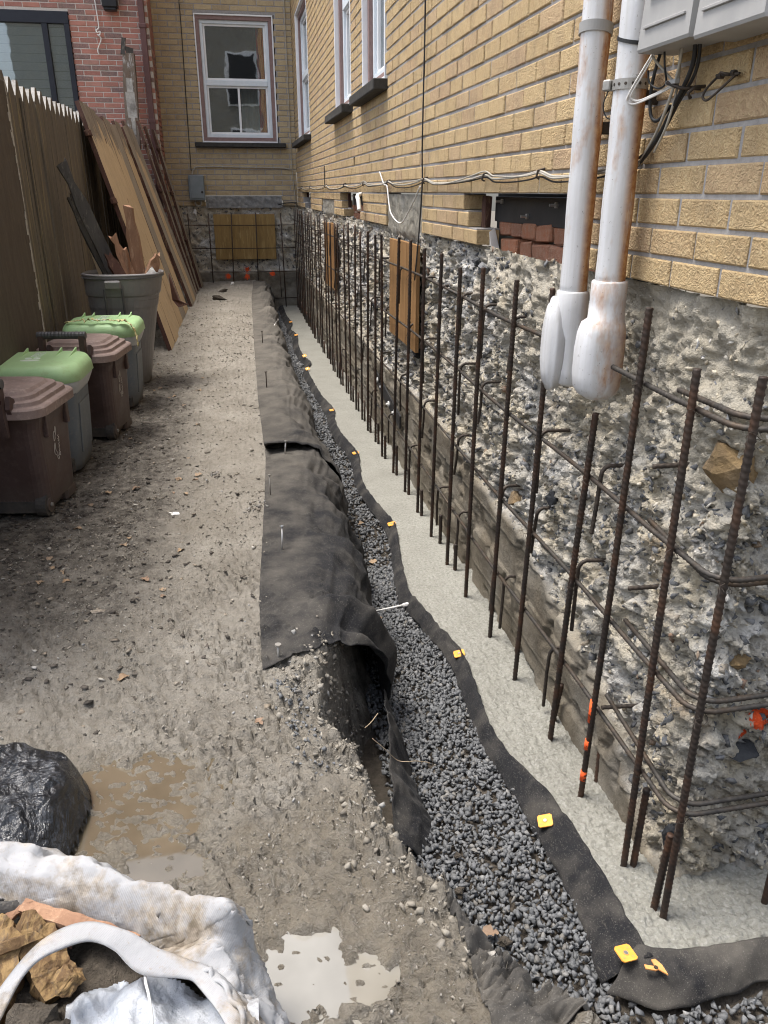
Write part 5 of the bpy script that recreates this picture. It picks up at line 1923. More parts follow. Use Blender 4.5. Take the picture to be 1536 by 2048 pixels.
GATHERS = [(2.34, .58, .45, .04, .042), (2.20, .66, .34, .03, .03), (2.9, .7, .3, .09, .02), (3.3, .75, .3, .08, .022), (3.72, .5, .3, .05, .022), (5.15, .45, .3, .07, .028), (6.1, .4, .3, .06, .022), (8.0, .4, .3, .08, .03), (9.4, .45, .3, .09, .03), (10.7, .35, .3, .09, .04), (11.6, .4, .3, .09, .04)]
Pc, Uc = cloth('', 1.98, 4.12, None, 0, 3.0, 330, 96, cut=lambda u: .34 * u ** 1.1)
me = grid_mesh('cloth', Pc, True, flip=True)
dust = np.clip(.05 + .32 * sstep(.28, .0, Uc) * 0 + .28 * sstep(2.9, 4.1, Pc[..., 1]) * sstep(.9, .4, Uc) + .12 * sstep(.45, .2, Uc) + .16 * fbm(Pc[..., 0] * 9, Pc[..., 1] * 9, 1, 3), 0, 1)  # dust, plus a paler lit top over the shaded bank side
vattr(me, 'dust', dust)
fa = obj('fabric_sheet', me, M['fabric'])
m_ = fa.modifiers.new('thick', 'SOLIDIFY')
m_.thickness = .003
tag(fa, 'dark black landscape fabric draped over the cut bank, nearest sheet with a frayed end', 'landscape fabric')
Pc, Uc = cloth('', 3.98, 12.7, None, .012, 11.0, 560, 90, cut=lambda u: .10 * u)
# front lip of the overlapping sheet stands up
lip = sstep(4.16, 3.99, Pc[..., 1] - .10 * Uc) * sstep(.62, .5, Uc)
Pc[..., 2] += .042 * lip * (.75 + .5 * sstep(.4, .0, Uc))
Pc[..., 1] += .03 * lip
me = grid_mesh('cloth', Pc, True, flip=True)
dust = np.clip(.34 + .3 * sstep(4.2, 6, Pc[..., 1]) * sstep(1.0, .45, Uc) - .3 * sstep(.6, .95, Uc) - .5 * lip + .22 * fbm(Pc[..., 0] * 5, Pc[..., 1] * 5, 3, 3), 0, 1)  # dust, with shade of the front lip and bank side put in
vattr(me, 'dust', dust)
fb = obj('fabric_sheet', me, M['fabric'])
m_ = fb.modifiers.new('thick', 'SOLIDIFY')
m_.thickness = .003
tag(fb, 'dusty landscape fabric running along the bank to the far wall, overlapping the nearer sheet', 'landscape fabric')


def ribbon(name, label, A, B, n=120, m=14, sag=.01, seed=0., dusty=.1, sub=None, cat='landscape fabric', wr=.006, hug=False):
    a, b = spline(A, n), spline(B, n)
    t = np.linspace(0, 1, m)[None, :, None]
    P = a[:, None] * (1 - t) + b[:, None] * t
    tt = t[..., 0]
    P[..., 2] += sag * np.sin(tt * math.pi) + wr * fbm(P[..., 0] * 16 + seed, P[..., 1] * 16, tt * 2, 3) + wr * .8 * ridge(P[..., 0] * 8 + seed, P[..., 1] * 8, 1.2, 2)
    P[..., 0] += wr * .6 * fbm(P[..., 0] * 20, P[..., 1] * 20, 5 + seed, 2)
    if hug:
        P[..., 2] = np.maximum(P[..., 2], ground_h(P[..., 0], P[..., 1]) + .014)
    me = grid_mesh('cloth', P, True)
    vattr(me, 'dust', np.clip(dusty + .25 * fbm(P[..., 0] * 9, P[..., 1] * 9, 2, 3), 0, 1))
    o = obj(name, me, M['fabric'])
    md = o.modifiers.new('thick', 'SOLIDIFY')
    md.thickness = .0028
    tag(o, label, cat)
    return o


yr_ = np.array(RY)
A = [(RX[i] + .006, RY[i], FOOT_Z + .008 + .006 * math.sin(RY[i] * 9)) for i in range(1, len(RY))]
B = [(LX[i], RY[i] - .01, -.452) for i in range(1, len(RY))]
ribbon('fabric_strip', 'wavy black fabric strip lining the edge of the footing along the gravel', [(p[0], p[1], p[2]) for p in A], B, 420, 14, .010, 2.0, .06, wr=.009)
ribbon('fabric_strip', 'black fabric strip turning the corner in front of the footing at the lower right', [(.845, 1.232, FOOT_Z + .003), (.95, 1.203, FOOT_Z + .012), (1.05, 1.198, FOOT_Z + .010), (1.2, 1.19, FOOT_Z + .01), (1.5, 1.18, FOOT_Z + .01), (1.85, 1.17, FOOT_Z + .01)],
       [(.742, 1.165, -.450), (.84, 1.105, -.446), (1.0, 1.108, -.448), (1.15, 1.13, -.448), (1.5, 1.12, -.448), (1.85, 1.11, -.448)], 120, 16, .016, 5.0, .3, wr=.008)
ribbon('fabric_flap', 'loose black fabric flap standing on edge between the broken bank and the gravel', [(.405, 2.24, -.30), (.375, 2.02, -.235), (.36, 1.9, -.27), (.345, 1.78, -.30), (.335, 1.70, -.36), (.33, 1.62, -.40)],
       [(.425, 2.26, -.45), (.455, 2.05, -.455), (.445, 1.93, -.455), (.462, 1.8, -.455), (.465, 1.72, -.455), (.42, 1.64, -.455)], 110, 24, .012, 8.0, .03, wr=.016)
ribbon('fabric_flap', 'black fabric scrap sticking out of the mud where the bank has slumped', [(.365, 1.58, -.40), (.345, 1.50, -.33), (.34, 1.42, -.29), (.355, 1.34, -.30), (.38, 1.27, -.34)],
       [(.395, 1.59, -.455), (.405, 1.50, -.455), (.41, 1.43, -.455), (.415, 1.34, -.46), (.43, 1.26, -.46)], 70, 16, .01, 3.0, .05, wr=.010)
ribbon('fabric_flap', 'dusty fabric band lying at the foot of the mud slope by the lower gravel', [(.312, 1.255, -.05), (.320, 1.15, -.05), (.325, 1.07, -.05), (.333, .965, -.05), (.335, .88, -.05), (.335, .80, -.05)],
       [(.385, 1.30, -.40), (.40, 1.20, -.38), (.43, 1.125, -.38), (.53, 1.03, -.36), (.65, .985, -.36), (.80, .90, -.34)], 150, 34, .004, 13.0, .38, wr=.006, hug=True)

# orange cap washers and their nails
def washer(label, x, y, z, rz, tx, ty, torn=False):
    t = thing('cap_washer', label, 'cap washer', (x, y, z), 'orange cap washers on the fabric strip', rot=(tx, ty, rz))
    s_ = .0215
    poly = [(-s_, -s_ + .005), (-s_ + .005, -s_), (s_ - .005, -s_), (s_, -s_ + .005), (s_, s_ - .005), (s_ - .005, s_), (-s_ + .005, s_), (-s_, s_ - .005)]
    if torn:
        poly = [(-s_, s_ * .6), (-s_ * .7, s_), (s_ * .1, s_ * .15), (s_ * .5, s_ * .9), (s_ * .95, s_ * .7), (s_ * .9, -s_ * .2), (s_ * .35, -s_ * 1.3), (s_ * .1, -s_ * .3), (-s_ * .3, -s_ * .2)]
    mb = MB().prism([(a, b, 0) for a, b in poly], (0, 0, .0032))
    obj('cap', mb, M['orange_dirty' if torn else 'orange'], t, local=True)
    if not torn:
        for dx in (-.0115, .0115):
            for dy in (-.0115, .0115):
                obj('hole', MB().tube([(dx, dy, .0028), (dx, dy, .0036)], .0030, 8), M['orange_dirty'], t, local=True)
        a = np.arange(16) * 2 * math.pi / 16
        mb = MB().loft([[(.0075 * math.cos(q), .0075 * math.sin(q), .0032) for q in a], [(.0068 * math.cos(q), .0068 * math.sin(q), .0046) for q in a], [(.0050 * math.cos(q), .0050 * math.sin(q), .0038) for q in a]], False, False)
        obj('rim', mb, M['orange_dirty'], t, local=True)
    obj('nail_head', MB().tube([(0, 0, .003), (0, 0, .0048)], .0052, 10), M['zinc' if not torn else 'rebar_g'], t, local=True)
    return t


WS = [('square orange cap washer at the corner where the fabric strip turns', .800, 1.205, -.374, .15, 0, .1, False), ('torn half of an orange cap washer beside the corner one', .852, 1.158, -.376, .5, 0, .1, True),
      ('flat orange cap washer in the foreground, first up from the corner pair', .781, 1.672, -.405, -.25, .1, -.3, False), ('orange cap washer where the strip narrows, second up from the corner pair', .768, 2.575, -.398, -.1, .05, -.25, False),
      ('orange cap washer beside the white pin, third up from the corner pair', .748, 3.905, -.395, 0, .05, -.2, False), ('orange cap washer fourth up from the corner pair', .735, 5.19, -.393, .1, .05, -.2, False),
      ('orange cap washer fifth up from the corner pair, on a wide bulge', .708, 6.36, -.39, 0, .1, -.1, False), ('tilted pinkish orange cap washer sixth up from the corner pair', .648, 7.98, -.375, .2, .4, -.3, False),
      ('tilted cap washer near the crumpled fabric, seventh from the corner', .672, 8.62, -.365, .2, .4, -.3, False), ('small looking orange cap washer second from the far wall', .692, 10.1, -.385, 0, .2, -.2, False),
      ('orange cap washer nearest to the far wall', .700, 11.2, -.385, 0, .2, -.2, False)]
for w in WS:
    washer(*w)

# long nails pinning the cloth
def nail(label, x, y, z, L, lx, ly, cat='nail', mat='zinc', r=.0042):
    t = thing('pin_nail', label, 'nail', (x, y, z), 'long nails pinning the fabric')
    top = Vector((lx, ly, L))
    obj('shank', MB().tube([(0, 0, -.03), tuple(top)], r, 7), M[mat], t, local=True, smooth=True)
    n_ = top.normalized() * .003
    obj('head', MB().tube([tuple(top - n_), tuple(top + n_)], r * 2.3, 10), M[mat], t, local=True)
    return t


nail('long shiny nail leaning right in the middle of the nearest fabric sheet', .10, 2.78, .02, .085, .008, .03)
nail('thin upright nail near the left edge of the nearest fabric sheet', .085, 3.40, .02, .085, .0, .01, mat='wire_steel', r=.003)
nail('bright nail standing in the dark fold between the two sheets', .185, 3.98, .025, .06, .01, .01)
nail('dark nail at the frayed near end of the fabric', .045, 2.03, .01, .045, .002, .0, mat='wire_steel')
nail('shiny nail lying flat on the far fabric sheet', .315, 8.1, .05, .04, .07, .12)
nail('thin dark nail standing in the long seam of the far sheet', .19, 7.25, .03, .10, .0, .02, mat='iron_dark')
nail('dark nail lower down the seam of the far sheet', .155, 5.5, .03, .10, .0, .02, mat='iron_dark')
# loose things in the trench
pin = thing('plastic_pin', 'white plastic pin with a flat head lying on the gravel', 'plastic pin', (.56, 3.03, -.43))
obj('shank', MB().tube([(-.09, -.01, 0), (.02, .004, .006), (.075, .01, .01)], [.003, .0045, .0055], 7), M['paper'], pin, local=True, smooth=True)
obj('head', MB().tube([(.075, .01, .010), (.10, .014, .011)], .0095, 8), M['paper'], pin, local=True)
for lab, pts in (('pale curled rootlet reaching from the broken bank over the dark flap', [(.275, 1.70, -.06), (.31, 1.70, -.10), (.345, 1.71, -.15), (.375, 1.71, -.16), (.40, 1.72, -.17), (.43, 1.735, -.19), (.445, 1.74, -.20)]),
                 ('short pale rootlet sticking out of the broken bank', [(.27, 1.80, -.10), (.29, 1.82, -.10), (.315, 1.845, -.09)])):
    tag(obj('rootlet', MB().tube(spline(pts, 40), .0011, 5), M['straw']), lab, 'rootlet')

# ------------------------------------------------------------------ fence, boards, post
FXX = -1.2
fence = thing('picket_fence', 'tall brown painted picket fence with white pointed tips behind the bins', 'fence', (FXX, 8, 0))
y = 4.93
i = 0
while y < 11.95:
    w = .150
    yc = y + w / 2
    h_ = 1.90 + random.uniform(-.018, .018)
    x = FXX + random.uniform(-.004, .004)
    mb = MB()
    tip = .085
    prof = [(-w / 2, -.08), (w / 2, -.08), (w / 2, h_ - tip), (.018, h_), (-.018, h_), (-w / 2, h_ - tip)]
    mb.prism([(x + .011, yc + a, b) for a, b in prof], (-.022, 0, 0))
    mb.mi = [0] * len(mb.f)
    mb.mi[2 + 2] = mb.mi[2 + 3] = mb.mi[2 + 4] = 1
    o = obj('picket', mb, [M['fence'], M['fence_end']], fence)
    y += w + (.006 if i % 5 else .014) + random.uniform(0, .006)
    i += 1
for z in (.35, 1.55):
    mb = MB()
    mb.box((FXX - .035, 8.45, z), (.04, 7.1, .09))
    obj('rail', mb, M['fence'], fence)
# boards standing across the joints, as battens on the yard side
for yb in (5.02, 5.42, 5.83):
    mb = MB()
    mb.box((FXX + .017, yb + .075, .9), (.008, .02, 1.82))
    obj('batten', mb, M['fence'], fence)

pn_ = thing('fence_panel', 'flat brown wooden sheet with a pale peeling edge standing before the fence', 'wood panel', (FXX + .06, 3.5, 0))
mb = MB()
mb.box((FXX + .07, 3.45, .90), (.03, 2.84, 1.86), bev=.003)
obj('sheet', mb, M['panel_wood'], pn_)
zz = np.linspace(0, 1.8, 46)
mb = MB()
for a, b in zip(zz[:-1], zz[1:]):
    if random.random() < .8:
        w = .012 + .03 * random.random() ** 2
        mb.box((FXX + .086, 4.872 - w / 2, (a + b) / 2), (.002, w, (b - a) * .98), jit=.003)
obj('peeling_edge', mb, M['fence_end'], pn_, kind='stuff')
mb = MB()
mb.box((FXX + .068, 4.878, .9), (.035, .014, 1.86), bev=.002)
obj('edge_strip', mb, M['fence_end'], pn_)

post = thing('old_post', 'tall weathered post with peeling grey paint beside the red brick house', 'post', (-1.22, 12.05, 0))
mb = MB()
rings = []
for z, dx, s_ in ((0, -.11, .085), (1.0, -.06, .083), (2.1, -.015, .081), (2.6, .01, .079), (2.95, .03, .074)):
    rings.append([(-1.215 + dx + random.uniform(-.006, .006) + a * s_, 12.05 + b * .07, z) for a, b in ((-1, -1), (0, -1.05), (1, -1), (1, 1), (0, 1), (-1, 1))])
mb.loft(rings)
obj('shaft', mb, M['post'], post)
mb = MB()
mb.box((-1.235, 11.985, 3.03), (.05, .03, .19), Euler((0, R(8), 0)), jit=.008)
mb.box((-1.165, 12.05, 2.96), (.08, .10, .12), Euler((R(6), R(-8), 0)), jit=.02)
obj('splintered_top', mb, M['charred'], post)
for z, w_, h2 in ((2.35, .11, .30), (2.58, .07, .16), (2.1, .05, .2)):
    mb = MB()
    mb.box((-1.215 + .0 + random.uniform(-.01, .03), 11.974, z), (w_, .004, h2), jit=.006)
    obj('paint_flake', mb, M['fence_end'], post)


def lean_panel(label, base0, base1, top0, top1, n, mats, ragged=.05, thick=.035, face_bands=True):
    """boards leaning left: base line on the ground, top line against the fence"""
    b0, b1, t0, t1 = map(Vector, (base0, base1, top0, top1))
    root = thing('leaning_panel', label, 'fence panel', tuple((b0 + b1) / 2), 'old board panels leaning in a row')
    ax = (b1 - b0)
    up = ((t0 - b0) + (t1 - b1)) / 2
    nrm = ax.cross(up).normalized()
    if nrm.x < 0:
        nrm = -nrm
    for k in range(n):
        f0, f1 = k / n + .004, (k + 1) / n - .004
        r0, r1 = random.uniform(-ragged, ragged * .3), random.uniform(-ragged, ragged * .3)
        m = 7
        V = []
        for j in range(m):
            s_ = j / (m - 1)
            w0 = b0.lerp(b1, f0).lerp(t0.lerp(t1, f0) + up.normalized() * r0, s_)
            w1 = b0.lerp(b1, f1).lerp(t0.lerp(t1, f1) + up.normalized() * r1, s_)
            c = nrm * random.uniform(-.002, .002)
            if j == m - 1 and n > 1:
                w0 = w0 + up.normalized() * random.uniform(-.03, .02)
            V += [w0 + c, w1 + c, w1 + c - nrm * thick, w0 + c - nrm * thick]
        mb = MB()
        F, mi = [], []
        for j in range(m - 1):
            for q in range(4):
                F.append((j * 4 + q, j * 4 + (q + 1) % 4, (j + 1) * 4 + (q + 1) % 4, (j + 1) * 4 + q))
                mi.append(1 if q == 3 or q == 1 else 0)
        F += [(3, 2, 1, 0), tuple((m - 1) * 4 + q for q in range(4))]
        mi += [1, 1]
        mb.add([tuple(v) for v in V], F)
        mb.mi = mi
        obj('board', mb, [mats[k % len(mats)], M['plank_edge']], root)
    # grey band of old weather near the top on the wide panels, as short bits of cladding still nailed on
    # notched edge battens
    for s_ in (.32, .62, .88):
        p = b0.lerp(t0, s_) - nrm * (thick * .5) - ax.normalized() * .012
        mb = MB()
        q = up.normalized().to_track_quat('Z', 'Y').to_matrix()
        mb.box(p, (thick * 1.5, .03, .045), q, bev=.003, jit=.003)
        obj('batten_end', mb, M['plank_edge'], root)
    return root


lean_panel('widest bare tan board panel nearest the grey can', (-.605, 7.18, 0), (-.595, 7.93, 0), (-1.17, 7.50, 1.985), (-1.17, 8.32, 1.975), 2, [M['plank'], M['plank']], .05)
lean_panel('tan board panel with a torn splinter behind the widest one', (-.615, 7.99, .0), (-.60, 9.9, 0), (-1.18, 8.40, 1.97), (-1.18, 10.2, 2.0), 4, [M['plank'], M['plank'], M['plank_grey'], M['plank']], .06)
lean_panel('board panel with a dark red notched edge in the middle of the row', (-.557, 10.08, 0), (-.545, 11.2, 0), (-1.18, 10.26, 2.05), (-1.16, 11.2, 2.06), 3, [M['plank_grey'], M['plank']], .08)
lean_panel('narrow weathered panel fourth in the row, dark at the top', (-.555, 11.38, 0), (-.55, 11.6, 0), (-1.10, 11.55, 2.13), (-1.10, 11.75, 2.12), 1, [M['plank_grey']], .03)
lean_panel('red brown panel fifth in the row', (-.545, 11.78, 0), (-.54, 12.0, 0), (-1.04, 11.72, 2.115), (-1.04, 11.9, 2.1), 1, [M['plank_grey']], .03)
lean_panel('grey panel at the far end of the row near the rear wall', (-.51, 12.1, 0), (-.50, 12.5, 0), (-.95, 11.82, 2.07), (-.94, 12.0, 2.05), 1, [M['plank_grey']], .02)
# torn splinter curling from the second panel
V = [(-.66, 8.6, .26), (-.60, 8.5, .20), (-.50, 8.42, .235), (-.59, 8.5, .27), (-.68, 8.66, .52)]
mb = MB()
mb.add([*V, *[(a - .012, b, c) for a, b, c in V]], [(0, 1, 2, 3, 4), (9, 8, 7, 6, 5)] + [(k, (k + 1) % 5, 5 + (k + 1) % 5, 5 + k) for k in range(5)])
o = obj('torn_splinter', mb, M['plank_edge'])
tag(o, 'dark torn splinter curling off the second leaning board panel', 'wood splinter')

# ------------------------------------------------------------------ bins
def disc(mb, c, r, w, axis='x', n=20):
    c = Vector(c)
    d = Vector((w / 2, 0, 0)) if axis == 'x' else Vector((0, w / 2, 0))
    return mb.tube([c - d, c - d * .98, c + d * .98, c + d], [r * .9, r, r, r * .9], n)


def logo_marks(t, hx, face):
    """pale outline of a small animal and vertical script on the +X face; u along Y, v up"""
    lines = [[(-.075, .100), (-.060, .125), (-.045, .118), (-.03, .155), (-.022, .128), (-.03, .105), (-.045, .09), (-.05, .07), (-.068, .06), (-.07, .08), (-.075, .100)],
             [(-.06, .045), (-.078, .02), (-.08, -.02), (-.065, -.04), (-.045, -.05), (-.035, -.075), (-.02, -.085), (-.012, -.07), (-.028, -.055), (-.035, -.03), (-.052, -.015), (-.06, .01), (-.055, .03), (-.06, .045)]]
    # script read upward
    letters = [[(-.012, -.065), (.012, -.068), (.014, -.045), (-.010, -.043), (-.012, -.065)], [(-.010, -.036), (.010, -.030), (-.008, -.024), (.012, -.020)], [(.012, -.012), (-.010, -.006), (.012, .002)],
               [(-.008, .010), (.012, .012), (-.004, .020), (.012, .026)], [(.012, .034), (-.010, .042), (.012, .050), (.004, .034)], [(-.010, .060), (.012, .058), (.010, .072), (-.002, .070)], [(-.012, .082), (.008, .084)]]
    for ln in lines:
        pts = [(face(v), u, v + .27) for u, v in [(q[0] * .62 + .01, q[1] * .62) for q in spline([(a, b, 0) for a, b in ln], 60)[:, :2]]]
        obj('printed_animal', MB().tube(pts, .0013, 4), M['logo'], t, local=True)
    mb = MB()
    for ln in letters:
        pts = [(face(v), u, v + .27) for u, v in [(q[0] * .6 + .014, q[1] * .60) for q in ln]]
        mb.tube(pts, .0014, 4)
    obj('printed_script', mb, M['logo'], t, local=True)


def brown_bin():
    t = thing('brown_bin', '', 'bin', (0, 0, 0), 'organic waste bins along the fence')
    mb = MB()
    rings = []
    for z, hx, hy, cy_ in ((.05, .168, .165, .02), (.052, .174, .172, .018), (.20, .18, .182, .01), (.40, .19, .196, 0), (.43, .197, .203, 0), (.466, .199, .205, 0), (.468, .19, .196, 0)):
        rings.append(rrect(hx, hy, .055, z, 6, 0, cy_))
    mb.loft(rings)
    obj('body', mb, M['bin_brown'], t, local=True, smooth=False)
    mb = MB()
    mb.box((.0, .05, .03), (.30, .26, .06), bev=.02)
    mb.box((.145, .11, .03), (.06, .12, .06), bev=.012)
    mb.box((-.145, .11, .03), (.06, .12, .06), bev=.012)
    obj('foot', mb, M['bin_brown'], t, local=True)
    mb = MB()
    for k in range(15):
        mb.box((-.10 + .0145 * k, -.158, .072), (.006, .006, .028), Euler((R(-10), 0, 0)))
    obj('moulded_grille', mb, M['bin_brown'], t, local=True)
    mb = MB()
    mb.box((0, -.12, .052), (.25, .09, .05))
    obj('axle_recess_shade', mb, M['tyre'], t, local=True)  # solid dark block giving the wheel housing its shade
    for sx in (-1, 1):
        wm = MB()
        disc(wm, (sx * .142, -.125, .052), .052, .045)
        whl = obj('wheel', wm, M['tyre'], t, local=True, smooth=False)
        obj('rim', disc(MB(), (sx * .166, -.125, .052), .034, .008), M['bin_brown'], whl, local=True)
        obj('hub', disc(MB(), (sx * .172, -.125, .052), .009, .01), M['wire_steel'], whl, local=True)
    # stepped lid
    mb = MB()
    rings = []
    for z, hx, hy, r_ in ((.452, .222, .228, .09), (.455, .228, .234, .09), (.488, .228, .234, .09), (.494, .222, .228, .088), (.497, .205, .212, .085), (.500, .203, .210, .085), (.514, .200, .206, .083), (.517, .178, .186, .08),
                          (.520, .176, .184, .08), (.533, .173, .18, .078), (.536, .150, .16, .075), (.548, .140, .15, .072), (.555, .10, .11, .06), (.558, .04, .05, .03)):
        rings.append(rrect(hx, hy, r_, z, 11))
    mb.loft(rings)
    obj('lid', mb, M['lid_brown'], t, local=True, smooth=False)
    # bail handle: two arms and a ribbed grip
    g_ = MB()
    g_.tube([(-.145, -.235, .602), (.105, -.235, .602)], .019, 12, step=.008, rf=lambda s_, a: 1 + .10 * ((np.sin(s_ * 420) > 0) & (np.sin(a) < .2)))
    hd = obj('handle', g_, M['can_dark'], t, local=True)
    for sx in (-.125, .085):
        h = MB()
        h.prism([(sx - .014, -.235, .385), (sx - .014, -.250, .385), (sx - .014, -.262, .47), (sx - .014, -.255, .60), (sx - .014, -.215, .60), (sx - .014, -.232, .49)], (.028, 0, 0))
        obj('handle_arm', h, M['bin_brown'], hd, local=True)
        h = MB()
        h.prism([(sx + .018, -.225, .46), (sx + .018, -.245, .50), (sx + .018, -.225, .55), (sx + .018, -.19, .53), (sx + .018, -.18, .49)], (.018, 0, 0))
        obj('handle_hinge', h, M['bin_brown'], hd, local=True)
    for yl in (-.11, .12):
        mb = MB()
        mb.box((.197, yl, .40), (.018, .03, .10), bev=.003)
        obj('lid_latch', mb, M['bin_brown'], t, local=True)
    logo_marks(t, .19, lambda v: .1835 + .0085 * (v + .27 - .20) / .20)
    return t


b1 = brown_bin()
b1.location = (-1.0, 3.50, 0)
b1.rotation_euler = (0, 0, R(-9))
b1['label'] = 'brown wheeled bin nearest the camera, cut by the photo edge, dusty stepped lid'
dup(b1, (-.872, 4.62, 0), 'brown wheeled bin between the two green lidded bins, raised handle', R(-8))


def green_bin(tape):
    t = thing('green_lidded_bin', '', 'bin', (0, 0, 0), 'green lidded bins along the fence')
    rings = []
    for z, hx, hy in ((.0, .155, .15), (.012, .168, .165), (.05, .176, .172), (.25, .188, .186), (.40, .197, .196), (.405, .199, .198)):
        rings.append(rrect(hx, hy, .085, z, 7))
    obj('body', MB().loft(rings), M['bin_blue'], t, local=True, smooth=True)
    rings = []
    for z, hx, hy in ((.398, .199, .198), (.41, .206, .206), (.45, .222, .224), (.472, .226, .228), (.474, .215, .215)):
        rings.append(rrect(hx, hy, .10, z, 7))
    obj('rim', MB().loft(rings), M['bin_rim'], t, local=True, smooth=True)
    mb = MB()
    mb.box((0.12, -.165, .05), (.06, .03, .075), bev=.008)
    obj('foot_recess', mb, M['tyre'], t, local=True)
    mb = MB()
    mb.box((.188, 0, .22), (.006, .21, .25), Euler((0, R(3.5), 0)), bev=.003)
    obj('side_panel', mb, M['bin_blue'], t, local=True)
    rings = []
    for z, hx, hy, r_, cy_ in ((.464, .226, .226, .11, 0), (.467, .232, .232, .11, 0), (.512, .227, .227, .11, 0), (.532, .217, .217, .11, .002), (.542, .205, .206, .10, .006), (.546, .18, .185, .09, .01), (.548, .08, .09, .05, .012)):
        rings.append(rrect(hx, hy, r_, z, 8, 0, cy_))
    lid = obj('lid', MB().loft(rings), M['lid_green'], t, local=True, smooth=True)
    for x in (-.15, -.09, .075, .145):
        mb = MB()
        mb.prism([(x - .004, -.02, .543), (x - .004, .19, .540), (x - .004, .195, .565), (x - .004, .15, .558)], (.007, 0, 0))
        obj('lid_rib', mb, M['lid_green'], lid, local=True)
    # printed text running away from the camera, two round marks and an oval
    mb = MB()
    for k, yq in enumerate((.135, .115, .095, .075, .055, .035)):
        x = -.016
        z = .5485
        mb.box((x - .018, yq + .005, z), (.004, .014, .002))
        if k % 2 == 0:
            mb.box((x - .008, yq + .010, z), (.022, .004, .002))
            mb.box((x - .008, yq + .001, z), (.022, .004, .002))
        else:
            mb.box((x - .006, yq + .006, z), (.026, .004, .002))
            mb.box((x + .006, yq + .006, z), (.004, .014, .002))
        mb.box((x + .018, yq + .004, z), (.022, .004, .002))
    obj('printed_text', mb, M['print_white'], lid, local=True)
    mb = MB()
    a = np.linspace(0, 2 * math.pi, 18)
    for x in (-.035, .005):
        mb.tube([(x + .014 * math.cos(q), -.005 + .014 * math.sin(q), .5482) for q in a], .003, 4, cap=False)
        mb.tube([(x + .005 * math.cos(q), -.005 + .005 * math.sin(q), .5482) for q in a], .002, 4, cap=False)
    obj('printed_rings', mb, M['print_white'], lid, local=True)
    mb = MB()
    mb.prism([(-.015 + .046 * math.cos(q), -.052 + .019 * math.sin(q), .5475) for q in a[:-1]], (0, 0, .0015))
    obj('printed_oval', mb, M['print_white'], lid, local=True)
    return t


g1 = green_bin(False)
g1.location = (-.988, 4.06, 0)
g1.rotation_euler = (0, 0, R(-3))
g1['label'] = 'blue grey bin with a light green lid behind the nearest brown bin'
dup(g1, (-.852, 5.32, 0), 'green lidded bin with yellow tape scraps, in front of the grey can', R(-2))
# tape scraps on the farther green lid
for lab, c, pts in (('pale yellow tape scrap lying across the farther green lid', 1, [(-1.06, 5.18, .55), (-.98, 5.16, .566), (-.90, 5.13, .572), (-.83, 5.15, .566), (-.76, 5.12, .568), (-.68, 5.12, .56)]),
                    ('yellow tape end hanging from the farther green lid', 2, [(-.70, 5.11, .57), (-.655, 5.10, .53), (-.635, 5.09, .47), (-.63, 5.08, .41)])):
    a_ = spline(pts, 40)
    P = np.stack([a_ + np.array((0, -.016, .004)) * (1 + .5 * np.sin(np.arange(40) * .9))[:, None], a_ + np.array((.004, .014, .002)) * (1 + .4 * np.cos(np.arange(40) * .7))[:, None]], 1)
    P[..., 2] += .006 * np.random.default_rng(c).normal(size=P.shape[:2])
    o = obj('tape_scrap', grid_mesh('tape_scrap', P, True), M['tape'])
    o.modifiers.new('thick', 'SOLIDIFY').thickness = .002
    tag(o, lab, 'tape')

# big grey can
can = thing('grey_trash_can', 'large grey plastic trash can filled with broken boards', 'trash can', (-.80, 6.0, 0))
rings = []
NP_ = 40


def can_ring(r, z, cx=0.0):
    a = np.arange(NP_) * 2 * math.pi / NP_
    return [(cx + r * math.copysign(abs(math.cos(q)) ** .82, math.cos(q)), r * .96 * math.copysign(abs(math.sin(q)) ** .82, math.sin(q)), z) for q in a]


def cx(z):
    return -.055 + .07 * z / .78


for z, r_ in ((0, .165), (.01, .18), (.3, .205), (.62, .238), (.635, .252), (.655, .256), (.74, .264), (.745, .272), (.775, .274), (.78, .262), (.76, .256), (.55, .235)):
    rings.append(can_ring(r_, z, cx(z)))
obj('body', MB().loft(rings, True, False), M['can_grey'], can, local=True, smooth=False)
for k, z in enumerate((.752, .77)):
    mb = MB().loft([can_ring(.2755, z - .004, cx(z)), can_ring(.279, z, cx(z)), can_ring(.2755, z + .004, cx(z))], False, False)
    obj('rim_bead', mb, M['can_dark'], can, local=True)
obj('handle', MB().tube(spline([(-.088, -.276, .69), (-.088, -.262, .53), (-.082, -.259, .503), (-.03, -.258, .498), (.022, -.259, .503), (.028, -.262, .53), (.028, -.276, .69)], 40), .0085, 6), M['can_dark'], can, local=True)
mb = MB()
mb.box((-.03, -.278, .715), (.105, .03, .055), Euler((R(8), 0, 0)), bev=.008)
obj('latch', mb, M['can_grey'], can, local=True)
obj('fill', MB().loft([can_ring(.24, .60, .0), can_ring(.20, .66, 0), can_ring(.05, .68, 0)], False, True), M['charred'], can, local=True)


